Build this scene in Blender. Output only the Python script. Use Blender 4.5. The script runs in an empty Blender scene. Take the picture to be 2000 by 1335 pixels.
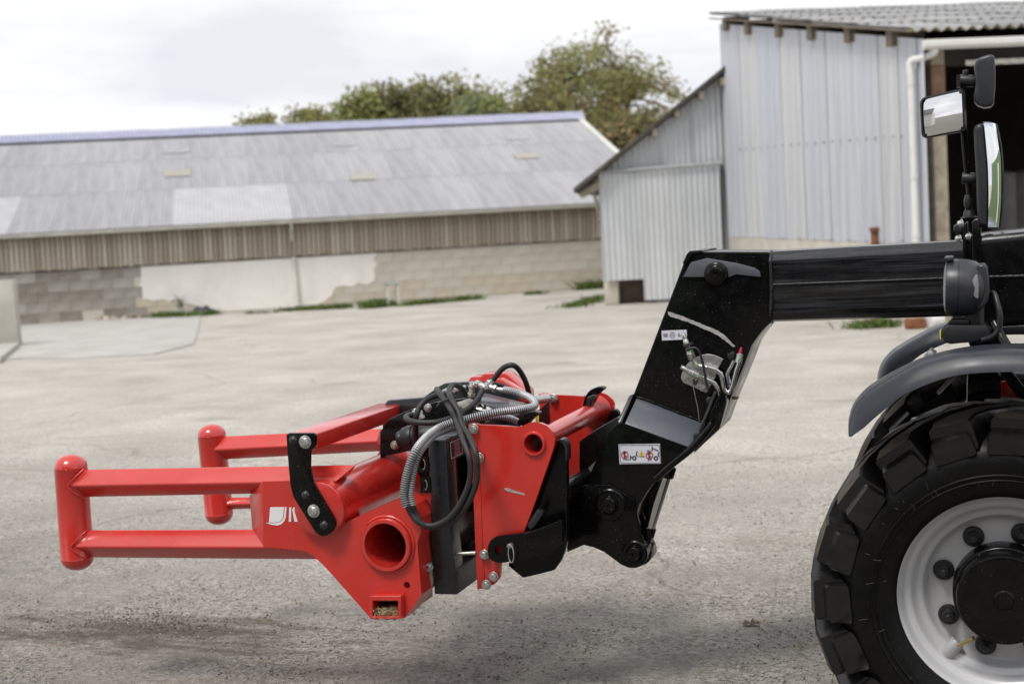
import bpy, bmesh, math, random
from mathutils import Vector as V, Matrix
from mathutils.geometry import tessellate_polygon
from mathutils import noise as mnoise

scene = bpy.context.scene
COL = scene.collection
PI = math.pi
R_ = math.radians

# ------------------------------------------------------------------ camera
# world frame: X along the machine (right = rear), Y away from the camera, Z up, metres
FPX = 2778.0
PHI, TH, RO, CAMH = R_(18.9), math.atan(227 / FPX), R_(3.2), 1.70
_r0 = V((math.cos(PHI), math.sin(PHI), 0))
FW = V((-math.sin(PHI) * math.cos(TH), math.cos(PHI) * math.cos(TH), -math.sin(TH)))
_u0 = _r0.cross(FW)
RT = _r0 * math.cos(RO) - _u0 * math.sin(RO)
UP = _u0 * math.cos(RO) + _r0 * math.sin(RO)
CP = V((0, 0, CAMH))
cam = bpy.data.cameras.new('camera')
cam.lens, cam.sensor_width = 50.0, 36.0
cam.clip_start, cam.clip_end = 0.05, 2000
cam.dof.use_dof = True
cam.dof.focus_distance = 4.75
cam.dof.aperture_fstop = 3.2
cam_o = bpy.data.objects.new('camera', cam)
COL.objects.link(cam_o)
cam_o.matrix_world = Matrix(((RT.x, UP.x, -FW.x, 0), (RT.y, UP.y, -FW.y, 0), (RT.z, UP.z, -FW.z, CAMH), (0, 0, 0, 1)))
scene.camera = cam_o

# ------------------------------------------------------------------ sky and sun
SUN_DIR = V((-0.20, -0.56, 1.0)).normalized()
w = bpy.data.worlds.new('World')
scene.world = w
w.use_nodes = True
nt = w.node_tree
nt.nodes.clear()
def wn(t, **k):
    n = nt.nodes.new(t)
    for a, b in k.items():
        setattr(n, a, b)
    return n
sky = wn('ShaderNodeTexSky', sky_type='NISHITA', sun_disc=False)
sky.sun_elevation = math.asin(SUN_DIR.z)
sky.sun_rotation = math.atan2(SUN_DIR.x, SUN_DIR.y)
bg1 = wn('ShaderNodeBackground')
bg1.inputs[1].default_value = 0.12
nt.links.new(sky.outputs[0], bg1.inputs[0])
tc = wn('ShaderNodeTexCoord')
mp = wn('ShaderNodeMapping')
mp.inputs['Scale'].default_value = (1.3, 1.3, 5.0)
nt.links.new(tc.outputs['Generated'], mp.inputs[0])
n1 = wn('ShaderNodeTexNoise')
n1.inputs['Scale'].default_value = 2.6
n1.inputs['Detail'].default_value = 6
n1.inputs['Roughness'].default_value = 0.52
nt.links.new(mp.outputs[0], n1.inputs['Vector'])
cr = wn('ShaderNodeValToRGB')            # shades of the cloud layer
cr.color_ramp.elements[0].position = 0.40
cr.color_ramp.elements[0].color = (0.73, 0.74, 0.785, 1)
cr.color_ramp.elements[1].position = 0.66
cr.color_ramp.elements[1].color = (1.0, 1.0, 1.0, 1)
nt.links.new(n1.outputs['Fac'], cr.inputs[0])
bg2 = wn('ShaderNodeBackground')
bg2.inputs[1].default_value = 1.0
nt.links.new(cr.outputs[0], bg2.inputs[0])
n2 = wn('ShaderNodeTexNoise')
n2.inputs['Scale'].default_value = 1.7
n2.inputs['Detail'].default_value = 4
nt.links.new(mp.outputs[0], n2.inputs['Vector'])
cr2 = wn('ShaderNodeValToRGB')           # gaps of blue in the cloud
cr2.color_ramp.elements[0].position = 0.30
cr2.color_ramp.elements[0].color = (0.45, 0.45, 0.45, 1)
cr2.color_ramp.elements[1].position = 0.42
cr2.color_ramp.elements[1].color = (1, 1, 1, 1)
nt.links.new(n2.outputs['Fac'], cr2.inputs[0])
mx = wn('ShaderNodeMixShader')
nt.links.new(cr2.outputs[0], mx.inputs[0])
nt.links.new(bg1.outputs[0], mx.inputs[1])
nt.links.new(bg2.outputs[0], mx.inputs[2])
wo = wn('ShaderNodeOutputWorld')
nt.links.new(mx.outputs[0], wo.inputs[0])

sl = bpy.data.lights.new('sun', 'SUN')
sl.energy = 1.95
sl.angle = R_(15)
sl.color = (1.0, 0.965, 0.91)
so = bpy.data.objects.new('sun', sl)
COL.objects.link(so)
so.rotation_euler = SUN_DIR.to_track_quat('Z', 'Y').to_euler()
so.location = (3, -4, 8)

scene.view_settings.view_transform = 'Standard'
scene.view_settings.look = 'None'
scene.view_settings.exposure = 0.22
scene.view_settings.gamma = 1.0
scene.view_settings.use_curve_mapping = False
scene.render.engine = 'CYCLES'
scene.cycles.use_denoising = True
scene.cycles.max_bounces = 6
scene.cycles.caustics_reflective = False
scene.cycles.caustics_refractive = False

# ------------------------------------------------------------------ points from the view
def ray(x, y):
    return FW + RT * ((x - 1000) / FPX) - UP * ((y - 667.5) / FPX)
def P(x, y, Y):                       # on the vertical plane at distance Y from the camera, along the machine
    d = ray(x, y)
    return CP + d * (Y / d.y)
def G(x, y, z=0.0):                   # on the ground
    d = ray(x, y)
    return CP + d * ((z - CAMH) / d.z)
def D(x, y, t):                       # at depth t
    return CP + ray(x, y) * t
def PL(pts, Y):
    return [P(x, y, Y) for x, y in pts]
def zp(pts, ox, oy, s):               # coordinates read in an enlargement
    return [(ox + x / s, oy + y / s) for x, y in pts]

# ------------------------------------------------------------------ mesh helpers
class MB:
    def __init__(s):
        s.v, s.f, s.m = [], [], []
    def add(s, vs, fs, mi=0):
        b = len(s.v)
        s.v += [V(p) for p in vs]
        s.f += [tuple(b + i for i in f) for f in fs]
        s.m += [mi] * len(fs)
        return s
    def from_bm(s, bm, mi=0):
        bm.verts.ensure_lookup_table()
        bm.verts.index_update()
        s.add([v.co.copy() for v in bm.verts], [[v.index for v in f.verts] for f in bm.faces], mi)
        bm.free()
        return s
    def prism(s, front, vec, holes=(), bevel=0.003, seg=2, mi=0):
        vec = V(vec)
        loops = [list(front)] + [list(h) for h in holes]
        # a consistent winding: the front face looks against vec
        nrm = V((0, 0, 0))
        L = loops[0]
        for i in range(len(L)):
            nrm += L[i].cross(L[(i + 1) % len(L)])
        if nrm.dot(vec) > 0:
            loops[0] = L[::-1]
        bm = bmesh.new()
        fl, bl = [], []
        for lp in loops:
            fl.append([bm.verts.new(p) for p in lp])
            bl.append([bm.verts.new(p + vec) for p in lp])
        if holes:
            flat = [v for lp in fl for v in lp]
            flatb = [v for lp in bl for v in lp]
            for t in tessellate_polygon([[v.co for v in lp] for lp in fl]):
                try:
                    bm.faces.new([flat[i] for i in t])
                    bm.faces.new([flatb[i] for i in reversed(t)])
                except ValueError:
                    pass
        else:
            bm.faces.new(fl[0])
            bm.faces.new(bl[0][::-1])
        side = []
        for a, b in zip(fl, bl):
            n = len(a)
            for i in range(n):
                j = (i + 1) % n
                bm.faces.new((a[j], a[i], b[i], b[j]))
        bmesh.ops.recalc_face_normals(bm, faces=bm.faces[:])
        if bevel > 0:
            es = []
            for e in bm.edges:
                if len(e.link_faces) == 2 and e.link_faces[0].normal.angle(e.link_faces[1].normal, 0) > R_(50):
                    es.append(e)
            if es:
                bmesh.ops.bevel(bm, geom=es, offset=bevel, segments=seg, profile=0.5, affect='EDGES', clamp_overlap=True)
        return s.from_bm(bm, mi)
    def box(s, c, size, rot=None, bevel=0.0, seg=2, mi=0):
        bm = bmesh.new()
        bmesh.ops.create_cube(bm, size=1.0)
        for v in bm.verts:
            v.co = V((v.co.x * size[0], v.co.y * size[1], v.co.z * size[2]))
        if bevel > 0:
            bmesh.ops.bevel(bm, geom=bm.edges[:], offset=bevel, segments=seg, profile=0.5, affect='EDGES', clamp_overlap=True)
        for v in bm.verts:
            v.co = (rot @ v.co if rot else v.co) + V(c)
        return s.from_bm(bm, mi)
    def lathe(s, prof, p, ax, n=24, mi=0, closed=False):
        """prof: list of (along, radius)"""
        ax = V(ax).normalized()
        a = ax.orthogonal().normalized()
        b = ax.cross(a)
        p = V(p)
        vs, fs, rows = [], [], []
        for h, r in prof:
            if r < 1e-6:
                rows.append([len(vs)])
                vs.append(p + ax * h)
            else:
                rows.append(list(range(len(vs), len(vs) + n)))
                for i in range(n):
                    t = 2 * PI * i / n
                    vs.append(p + ax * h + a * (r * math.cos(t)) + b * (r * math.sin(t)))
        k = len(rows)
        for q in range(k if closed else k - 1):
            A, B = rows[q], rows[(q + 1) % k]
            for i in range(n):
                j = (i + 1) % n
                if len(A) == 1 and len(B) == 1:
                    continue
                if len(A) == 1:
                    fs.append((A[0], B[i], B[j]))
                elif len(B) == 1:
                    fs.append((A[j], A[i], B[0]))
                else:
                    fs.append((A[j], A[i], B[i], B[j]))
        return s.add(vs, fs, mi)
    def cyl(s, p0, p1, r0, r1=None, n=24, bevel=0.0, mi=0):
        r1 = r0 if r1 is None else r1
        p0, p1 = V(p0), V(p1)
        L = (p1 - p0).length
        if bevel > 0:
            pr = [(0, 0), (0, r0 - bevel), (bevel * .3, r0 - bevel * .3), (bevel, r0), (L - bevel, r1), (L - bevel * .3, r1 - bevel * .3), (L, r1 - bevel), (L, 0)]
        else:
            pr = [(0, 0), (0, r0), (L, r1), (L, 0)]
        return s.lathe(pr, p0, p1 - p0, n, mi)
    def tube(s, pts, r, n=10, mi=0, cap=True, rad=None, alt=None):
        """rad: radius per point; alt: material index per ring"""
        pts = [V(p) for p in pts]
        k = len(pts)
        tg = []
        for i in range(k):
            d = pts[min(i + 1, k - 1)] - pts[max(i - 1, 0)]
            tg.append(d.normalized() if d.length > 1e-9 else V((0, 0, 1)))
        a = tg[0].orthogonal().normalized()
        b0 = len(s.v)
        for i in range(k):
            a = (a - tg[i] * a.dot(tg[i])).normalized()
            b = tg[i].cross(a)
            rr = rad[i] if rad else r
            for j in range(n):
                t = 2 * PI * j / n
                s.v.append(pts[i] + a * (rr * math.cos(t)) + b * (rr * math.sin(t)))
        for i in range(k - 1):
            for j in range(n):
                q = (j + 1) % n
                s.f.append((b0 + i * n + j, b0 + i * n + q, b0 + (i + 1) * n + q, b0 + (i + 1) * n + j))
                s.m.append(alt[i] if alt else mi)
        if cap:
            s.f.append(tuple(b0 + j for j in reversed(range(n))))
            s.f.append(tuple(b0 + (k - 1) * n + j for j in range(n)))
            s.m += [mi, mi]
        return s
    def mesh(s, name, mats, c, angle=28):
        me = bpy.data.meshes.new(name)
        me.from_pydata([p - c for p in s.v], [], s.f)
        for m in mats:
            me.materials.append(m)
        if len(mats) > 1:
            me.polygons.foreach_set('material_index', s.m)
        if angle:
            me.polygons.foreach_set('use_smooth', [True] * len(me.polygons))
            me.set_sharp_from_angle(angle=R_(angle))
        me.update()
        return me

WL = {}                               # world location of every object
def put(o, c, parent=None):
    COL.objects.link(o)
    if parent is not None:
        o.parent = parent
        o.location = c - WL[parent]
    else:
        o.location = c
    WL[o] = V(c)
    return o
def obj(name, mb, mats, parent=None, angle=28, label=None, cat=None, group=None, kind=None, base=False):
    if not isinstance(mats, (list, tuple)):
        mats = [mats]
    lo = V((min(p[i] for p in mb.v) for i in range(3)))
    hi = V((max(p[i] for p in mb.v) for i in range(3)))
    c = (lo + hi) / 2
    if base:
        c.z = lo.z
    o = bpy.data.objects.new(name, mb.mesh(name, mats, c, angle))
    put(o, c, parent)
    tag(o, label, cat, group, kind)
    return o
def tag(o, label=None, cat=None, group=None, kind=None):
    for k, v in (('label', label), ('category', cat), ('group', group), ('kind', kind)):
        if v:
            o[k] = v
    return o
def thing(name, label, cat, loc, group=None):
    o = bpy.data.objects.new(name, None)
    o.empty_display_size = 0.1
    put(o, V(loc))
    return tag(o, label, cat, group)
def inst(me, name, c, rot, parent):
    o = bpy.data.objects.new(name, me)
    put(o, V(c), parent)
    if rot is not None:
        o.rotation_euler = rot.to_euler()
    return o
def basis(x, y, z):
    return Matrix(((x[0], y[0], z[0]), (x[1], y[1], z[1]), (x[2], y[2], z[2])))
def spline(pts, n=8):
    """Catmull-Rom through the points"""
    pts = [V(p) for p in pts]
    out = []
    q = [pts[0] * 2 - pts[1]] + pts + [pts[-1] * 2 - pts[-2]]
    for i in range(1, len(q) - 2):
        for k in range(n):
            t = k / n
            a, b, c, d = q[i - 1], q[i], q[i + 1], q[i + 2]
            out.append(0.5 * ((2 * b) + (c - a) * t + (2 * a - 5 * b + 4 * c - d) * t * t + (3 * b - a - 3 * c + d) * t ** 3))
    out.append(pts[-1])
    return out
def circ(c, r, n=24, ax='Y'):
    """circle of points in the plane Y = const"""
    return [V((c.x + r * math.cos(2 * PI * i / n), c.y, c.z + r * math.sin(2 * PI * i / n))) for i in range(n)]

# ------------------------------------------------------------------ materials
def mat(name, col, rough=0.5, metal=0.0, coat=0.0, spec=0.5, var=0.0, vscale=6.0, bump=0.0, bscale=60.0, dust=0.0,
        dcol=(0.35, 0.31, 0.26), rvar=0.0, col2=None, stretch=None, coords='Object', bdist=0.01, ramp=(0.35, 0.65), dscale=9.0, crough=0.08, specks=0.0, scol=(0.42, 0.39, 0.34)):
    m = bpy.data.materials.new(name)
    m.use_nodes = True
    t = m.node_tree
    N, Lk = t.nodes, t.links.new
    b = N['Principled BSDF']
    b.inputs['Base Color'].default_value = (*col, 1)
    b.inputs['Roughness'].default_value = rough
    b.inputs['Metallic'].default_value = metal
    b.inputs['Coat Weight'].default_value = coat
    b.inputs['Coat Roughness'].default_value = crough
    b.inputs['Specular IOR Level'].default_value = spec
    tc = N.new('ShaderNodeTexCoord')
    vec = tc.outputs[coords]
    if stretch:
        mp = N.new('ShaderNodeMapping')
        mp.inputs['Scale'].default_value = stretch
        Lk(vec, mp.inputs[0])
        vec = mp.outputs[0]
    out = None
    if var > 0 or col2:
        n = N.new('ShaderNodeTexNoise')
        n.inputs['Scale'].default_value = vscale
        n.inputs['Detail'].default_value = 7
        n.inputs['Roughness'].default_value = 0.6
        Lk(vec, n.inputs['Vector'])
        r = N.new('ShaderNodeValToRGB')
        r.color_ramp.elements[0].position = ramp[0]
        r.color_ramp.elements[1].position = ramp[1]
        c2 = col2 if col2 else tuple(min(1, c * (1 + var)) for c in col)
        c1 = col if col2 else tuple(c * (1 - var) for c in col)
        r.color_ramp.elements[0].color = (*c1, 1)
        r.color_ramp.elements[1].color = (*c2, 1)
        Lk(n.outputs['Fac'], r.inputs[0])
        out = r.outputs[0]
    rough_out = None
    if rvar > 0:
        n = N.new('ShaderNodeTexNoise')
        n.inputs['Scale'].default_value = vscale * 1.7
        n.inputs['Detail'].default_value = 5
        Lk(vec, n.inputs['Vector'])
        mr = N.new('ShaderNodeMapRange')
        mr.inputs[1].default_value, mr.inputs[2].default_value = 0.3, 0.7
        mr.inputs[3].default_value, mr.inputs[4].default_value = max(0.02, rough - rvar), min(1, rough + rvar)
        Lk(n.outputs['Fac'], mr.inputs[0])
        rough_out = mr.outputs[0]
    if dust > 0:
        n = N.new('ShaderNodeTexNoise')
        n.inputs['Scale'].default_value = dscale
        n.inputs['Detail'].default_value = 9
        n.inputs['Roughness'].default_value = 0.75
        Lk(tc.outputs[coords], n.inputs['Vector'])
        mr = N.new('ShaderNodeMapRange')
        mr.inputs[1].default_value, mr.inputs[2].default_value = 0.42, 0.80
        mr.inputs[3].default_value, mr.inputs[4].default_value = 0.0, dust
        Lk(n.outputs['Fac'], mr.inputs[0])
        mix = N.new('ShaderNodeMix')
        mix.data_type = 'RGBA'
        Lk(mr.outputs[0], mix.inputs[0])
        if out:
            Lk(out, mix.inputs[6])
        else:
            mix.inputs[6].default_value = (*col, 1)
        mix.inputs[7].default_value = (*dcol, 1)
        out = mix.outputs[2]
        ad = N.new('ShaderNodeMath')
        ad.operation = 'MULTIPLY_ADD'
        Lk(mr.outputs[0], ad.inputs[0])
        ad.inputs[1].default_value = 0.6
        if rough_out:
            Lk(rough_out, ad.inputs[2])
        else:
            ad.inputs[2].default_value = rough
        ad.use_clamp = True
        rough_out = ad.outputs[0]
    if specks > 0:
        n = N.new('ShaderNodeTexNoise')
        n.inputs['Scale'].default_value = 190
        n.inputs['Detail'].default_value = 2
        Lk(tc.outputs[coords], n.inputs['Vector'])
        mr = N.new('ShaderNodeMapRange')
        mr.inputs[1].default_value, mr.inputs[2].default_value = 0.70, 0.76
        mr.inputs[3].default_value, mr.inputs[4].default_value = 0.0, specks
        Lk(n.outputs['Fac'], mr.inputs[0])
        mix = N.new('ShaderNodeMix')
        mix.data_type = 'RGBA'
        Lk(mr.outputs[0], mix.inputs[0])
        if out:
            Lk(out, mix.inputs[6])
        else:
            mix.inputs[6].default_value = (*col, 1)
        mix.inputs[7].default_value = (*scol, 1)
        out = mix.outputs[2]
    if out:
        Lk(out, b.inputs['Base Color'])
    if rough_out:
        Lk(rough_out, b.inputs['Roughness'])
    if bump > 0:
        n = N.new('ShaderNodeTexNoise')
        n.inputs['Scale'].default_value = bscale
        n.inputs['Detail'].default_value = 4
        Lk(vec, n.inputs['Vector'])
        bp = N.new('ShaderNodeBump')
        bp.inputs['Strength'].default_value = bump
        bp.inputs['Distance'].default_value = bdist
        Lk(n.outputs['Fac'], bp.inputs['Height'])
        Lk(bp.outputs[0], b.inputs['Normal'])
        if coat > 0:
            Lk(bp.outputs[0], b.inputs['Coat Normal'])
    return m

M = {}
M['red'] = mat('red_paint', (0.57, 0.021, 0.013), 0.34, coat=0.9, crough=0.14, var=0.06, vscale=4, bump=0.05, bscale=35, bdist=0.004, dust=0.15, dcol=(0.30, 0.15, 0.12), rvar=0.10, dscale=5, specks=0.25)
M['red_worn'] = mat('red_paint_worn', (0.55, 0.022, 0.015), 0.32, coat=0.9, crough=0.12, var=0.08, vscale=5, bump=0.06, bscale=45, bdist=0.004, dust=0.22, dcol=(0.33, 0.17, 0.14), rvar=0.1, stretch=(9, 1.2, 9))
M['black'] = mat('black_paint', (0.0018, 0.0018, 0.0022), 0.20, coat=0.06, bump=0.05, bscale=90, bdist=0.002, dust=0.05, dcol=(0.12, 0.115, 0.10), rvar=0.08, vscale=12, dscale=30, spec=0.26, specks=0.35)
M['black_boom'] = mat('black_boom_paint', (0.003, 0.0031, 0.0038), 0.24, coat=0.35, col2=(0.040, 0.041, 0.047), ramp=(0.48, 0.70), bump=0.10, bscale=16, bdist=0.002, dust=0.10, dcol=(0.10, 0.10, 0.10), rvar=0.16, vscale=5, stretch=(0.6, 9, 16), dscale=26, spec=0.45)
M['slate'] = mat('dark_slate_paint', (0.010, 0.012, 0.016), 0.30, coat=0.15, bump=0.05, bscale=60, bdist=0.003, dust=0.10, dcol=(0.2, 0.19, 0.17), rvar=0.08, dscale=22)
M['slate_skylit'] = mat('slate_sky_sheen', (0.085, 0.093, 0.112), 0.38, bump=0.25, bscale=60, bdist=0.003, dust=0.10, dcol=(0.2, 0.19, 0.17), rvar=0.08)  # slate lightened: the sky reflected by the gussets is put into the colour
M['fender'] = mat('fender_plastic', (0.024, 0.027, 0.037), 0.34, spec=0.38, bump=0.02, bscale=120, bdist=0.002, dust=0.10, dcol=(0.17, 0.16, 0.15), rvar=0.06, specks=0.2)
M['lamp_plastic'] = mat('lamp_plastic', (0.026, 0.028, 0.033), 0.36, bump=0.05, bscale=140, bdist=0.002, dust=0.05, rvar=0.08)
M['plastic'] = mat('black_plastic', (0.014, 0.014, 0.016), 0.42, bump=0.05, bscale=200, bdist=0.001, rvar=0.08)
M['rubber'] = mat('tyre_rubber', (0.0028, 0.0028, 0.003), 0.42, bump=0.12, bscale=40, spec=0.20, bdist=0.004, dust=0.05, dcol=(0.12, 0.105, 0.09), rvar=0.14, dscale=12, specks=0.40, scol=(0.22, 0.21, 0.19))
M['lug'] = mat('tyre_lug_rubber', (0.0046, 0.0048, 0.0056), 0.22, spec=0.6, bump=0.15, bscale=30, bdist=0.006, dust=0.08, dcol=(0.17, 0.145, 0.115), rvar=0.14, dscale=10)
M['lug_dusty'] = mat('tyre_tread_dusty', (0.05, 0.043, 0.035), 0.75, bump=0.25, bscale=50, bdist=0.006, dust=0.95, dcol=(0.17, 0.142, 0.108), dscale=9)
M['hose'] = mat('hose_rubber', (0.016, 0.016, 0.017), 0.52, bump=0.1, bscale=90, bdist=0.002, dust=0.20, dcol=(0.15, 0.135, 0.115), dscale=30)
M['spring'] = mat('hose_guard_grey', (0.44, 0.45, 0.47), 0.38, metal=0.25, var=0.1, vscale=14)
M['groove'] = mat('hose_guard_groove', (0.012, 0.012, 0.014), 0.6)
M['rim'] = mat('rim_silver', (0.60, 0.60, 0.615), 0.32, metal=0.15, coat=0.15, bump=0.02, bscale=60, bdist=0.002, dust=0.10, dcol=(0.40, 0.38, 0.35), rvar=0.06, dscale=30, specks=0.8, scol=(0.80, 0.79, 0.77))
M['rim_shade'] = mat('rim_silver_darkened', (0.40, 0.40, 0.41), 0.4, metal=0.15, dust=0.2)  # rim silver darkened to offset the sun on the valve guard
M['zinc'] = mat('galvanised_zinc', (0.55, 0.55, 0.53), 0.32, metal=0.85, var=0.18, vscale=40, rvar=0.12, dust=0.2, dscale=30)
M['zinc_dull'] = mat('zinc_dull', (0.42, 0.40, 0.34), 0.45, metal=0.7, var=0.25, vscale=50, rvar=0.1, dust=0.35, dscale=30)
M['brass'] = mat('yellow_zinc', (0.45, 0.36, 0.16), 0.35, metal=0.85, var=0.2, vscale=50)
M['green_mark'] = mat('green_paint_mark', (0.12, 0.42, 0.10), 0.5)
M['chrome'] = mat('chrome_rod', (0.62, 0.62, 0.62), 0.16, metal=1.0, rvar=0.05, vscale=10)
M['steel_scrape'] = mat('scraped_steel', (0.55, 0.54, 0.52), 0.45, metal=0.55, var=0.25, vscale=60, bump=0.3, bscale=120, bdist=0.004)
M['white_print'] = mat('white_print', (0.80, 0.80, 0.81), 0.4)
M['sticker'] = mat('sticker_white', (0.66, 0.66, 0.72), 0.35, var=0.05, vscale=20)
M['print_dark'] = mat('print_dark', (0.02, 0.025, 0.04), 0.4)
M['print_grey'] = mat('print_grey', (0.25, 0.25, 0.30), 0.4)
M['print_red'] = mat('print_red', (0.45, 0.03, 0.06), 0.4)
M['print_yellow'] = mat('print_yellow', (0.75, 0.62, 0.05), 0.4)
M['plate_maroon'] = mat('plate_maroon', (0.030, 0.006, 0.008), 0.3)
M['plate_pink'] = mat('plate_pink', (0.36, 0.17, 0.20), 0.4)
M['mirror'] = mat('mirror_glass', (0.86, 0.87, 0.87), 0.02, metal=1.0, dust=0.05, dscale=50)
M['lens'] = mat('lamp_lens', (0.62, 0.64, 0.66), 0.12, metal=0.3, bump=0.5, bscale=160, bdist=0.004)
M['indicator'] = mat('indicator_lens', (0.26, 0.25, 0.26), 0.3, bump=0.3, bscale=90, bdist=0.003)
M['hay'] = mat('hay', (0.34, 0.28, 0.16), 0.8, var=0.35, vscale=30)

# ================================================================== SETTING
# ------------------------------------------------------------------ ground
def ground_material():
    m = bpy.data.materials.new('yard_surface')
    m.use_nodes = True
    t = m.node_tree
    N, Lk = t.nodes, t.links.new
    b = N['Principled BSDF']
    b.inputs['Roughness'].default_value = 0.9
    b.inputs['Specular IOR Level'].default_value = 0.25
    tc = N.new('ShaderNodeTexCoord')
    ob = tc.outputs['Object']
    def noise(sc, det=6, ro=0.6, vec=None, dist=0.0):
        n = N.new('ShaderNodeTexNoise')
        n.inputs['Scale'].default_value = sc
        n.inputs['Detail'].default_value = det
        n.inputs['Roughness'].default_value = ro
        n.inputs['Distortion'].default_value = dist
        Lk(vec or ob, n.inputs['Vector'])
        return n.outputs['Fac']
    def rng(x, a, bb, c, d):
        r = N.new('ShaderNodeMapRange')
        r.inputs[1].default_value, r.inputs[2].default_value = a, bb
        r.inputs[3].default_value, r.inputs[4].default_value = c, d
        Lk(x, r.inputs[0])
        return r.outputs[0]
    def mixc(f, a, bb, mode='MIX'):
        x = N.new('ShaderNodeMix')
        x.data_type = 'RGBA'
        x.blend_type = mode
        for v, i in ((f, 0), (a, 6), (bb, 7)):
            if isinstance(v, tuple):
                x.inputs[i].default_value = (*v, 1)
            elif isinstance(v, float):
                x.inputs[i].default_value = v
            else:
                Lk(v, x.inputs[i])
        return x.outputs[2]
    def math_(op, a, bb):
        x = N.new('ShaderNodeMath')
        x.operation = op
        for v, i in ((a, 0), (bb, 1)):
            if isinstance(v, float):
                x.inputs[i].default_value = v
            else:
                Lk(v, x.inputs[i])
        return x.outputs[0]
    # darker tone near the machine, paler tone further up the yard
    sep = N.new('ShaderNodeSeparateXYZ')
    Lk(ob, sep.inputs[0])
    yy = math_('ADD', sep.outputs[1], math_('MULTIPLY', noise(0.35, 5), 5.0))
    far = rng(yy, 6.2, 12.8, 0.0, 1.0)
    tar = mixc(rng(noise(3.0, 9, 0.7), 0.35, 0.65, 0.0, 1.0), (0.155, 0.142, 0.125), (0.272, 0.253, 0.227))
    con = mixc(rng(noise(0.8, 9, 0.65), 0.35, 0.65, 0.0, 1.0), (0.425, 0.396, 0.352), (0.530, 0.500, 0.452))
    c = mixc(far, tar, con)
    # streaks of brown dirt lying across the yard
    mp = N.new('ShaderNodeMapping')
    mp.inputs['Rotation'].default_value = (0, 0, R_(-24))
    mp.inputs['Scale'].default_value = (0.55, 1.3, 1)
    Lk(ob, mp.inputs[0])
    st = rng(noise(0.9, 8, 0.62, mp.outputs[0], 0.6), 0.58, 0.74, 0.0, 0.62)
    c = mixc(st, c, (0.215, 0.17, 0.13))
    # dark damp muck patch on the left of the foreground
    g0 = G(300, 1232)
    mp2 = N.new('ShaderNodeMapping')
    mp2.inputs['Location'].default_value = (-g0.x, -g0.y, 0)
    Lk(ob, mp2.inputs[0])
    mp3 = N.new('ShaderNodeMapping')
    mp3.inputs['Rotation'].default_value = (0, 0, R_(-16))
    mp3.inputs['Scale'].default_value = (0.85, 3.4, 0)
    Lk(mp2.outputs[0], mp3.inputs[0])
    ln = N.new('ShaderNodeVectorMath')
    ln.operation = 'LENGTH'
    Lk(mp3.outputs[0], ln.inputs[0])
    muck = rng(math_('ADD', ln.outputs['Value'], math_('MULTIPLY', noise(2.2, 9, 0.72, mp3.outputs[0]), 4.2)), 2.35, 3.15, 0.9, 0.0)
    c = mixc(muck, c, (0.095, 0.076, 0.058))
    # aggregate: light and dark chips
    vo = N.new('ShaderNodeTexVoronoi')
    vo.inputs['Scale'].default_value = 75
    Lk(ob, vo.inputs['Vector'])
    sepc = N.new('ShaderNodeSeparateColor')
    Lk(vo.outputs['Color'], sepc.inputs[0])
    chip = rng(sepc.outputs[0], 0.0, 1.0, 0.50, 1.50)
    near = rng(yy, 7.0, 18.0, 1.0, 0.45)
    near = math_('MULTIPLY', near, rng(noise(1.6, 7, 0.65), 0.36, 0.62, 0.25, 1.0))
    chipm = mixc(near, (1.0, 1.0, 1.0), chip)
    c = mixc(1.0, c, chipm, 'MULTIPLY')
    dk = rng(noise(30, 4, 0.6), 0.60, 0.68, 0.0, 0.7)
    c = mixc(math_('MULTIPLY', dk, near), c, (0.10, 0.09, 0.08))
    fine = rng(noise(160, 3, 0.5), 0.3, 0.7, 0.85, 1.15)
    c = mixc(1.0, c, fine, 'MULTIPLY')
    # broad tonal patches: damp, worn and dusty areas
    pat = rng(noise(0.55, 6, 0.62, None, 0.8), 0.34, 0.66, 0.90, 1.08)
    c = mixc(1.0, c, pat, 'MULTIPLY')
    # hairline cracks
    vc = N.new('ShaderNodeTexVoronoi')
    vc.feature = 'DISTANCE_TO_EDGE'
    vc.inputs['Scale'].default_value = 0.16
    mv = N.new('ShaderNodeVectorMath')
    mv.operation = 'ADD'
    nn = N.new('ShaderNodeTexNoise')
    nn.inputs['Scale'].default_value = 1.2
    nn.inputs['Detail'].default_value = 6
    Lk(ob, nn.inputs['Vector'])
    Lk(ob, mv.inputs[0])
    Lk(nn.outputs['Color'], mv.inputs[1])
    Lk(mv.outputs[0], vc.inputs['Vector'])
    crack = rng(vc.outputs['Distance'], 0.0, 0.0035, 0.42, 0.0)
    c = mixc(crack, c, (0.10, 0.085, 0.07))
    Lk(c, b.inputs['Base Color'])
    bp = N.new('ShaderNodeBump')
    bp.inputs['Strength'].default_value = 1.0
    bp.inputs['Distance'].default_value = 0.02
    h = math_('ADD', math_('MULTIPLY', noise(18, 8, 0.7), 0.9), math_('MULTIPLY', vo.outputs['Distance'], 0.35))
    h = math_('ADD', h, math_('MULTIPLY', noise(3, 4), 1.4))
    h = math_('SUBTRACT', h, math_('MULTIPLY', crack, 0.6))
    Lk(h, bp.inputs['Height'])
    Lk(bp.outputs[0], b.inputs['Normal'])
    return m
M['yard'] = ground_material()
def ground_z(x, y):
    q = 0.0
    d = math.hypot(x + 2, y - 6)
    k = max(0.0, 1 - d / 26)
    q += 0.018 * k * mnoise.noise(V((x * 0.5, y * 0.5, 3.1)))
    q += 0.010 * k * mnoise.noise(V((x * 1.7, y * 1.7, 7.7)))
    return q - 0.008
mb = MB()
xs = [-700, -300, -120, -60, -40] + [-30 + i * 0.5 for i in range(101)] + [30, 50, 100, 300, 700]
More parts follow.
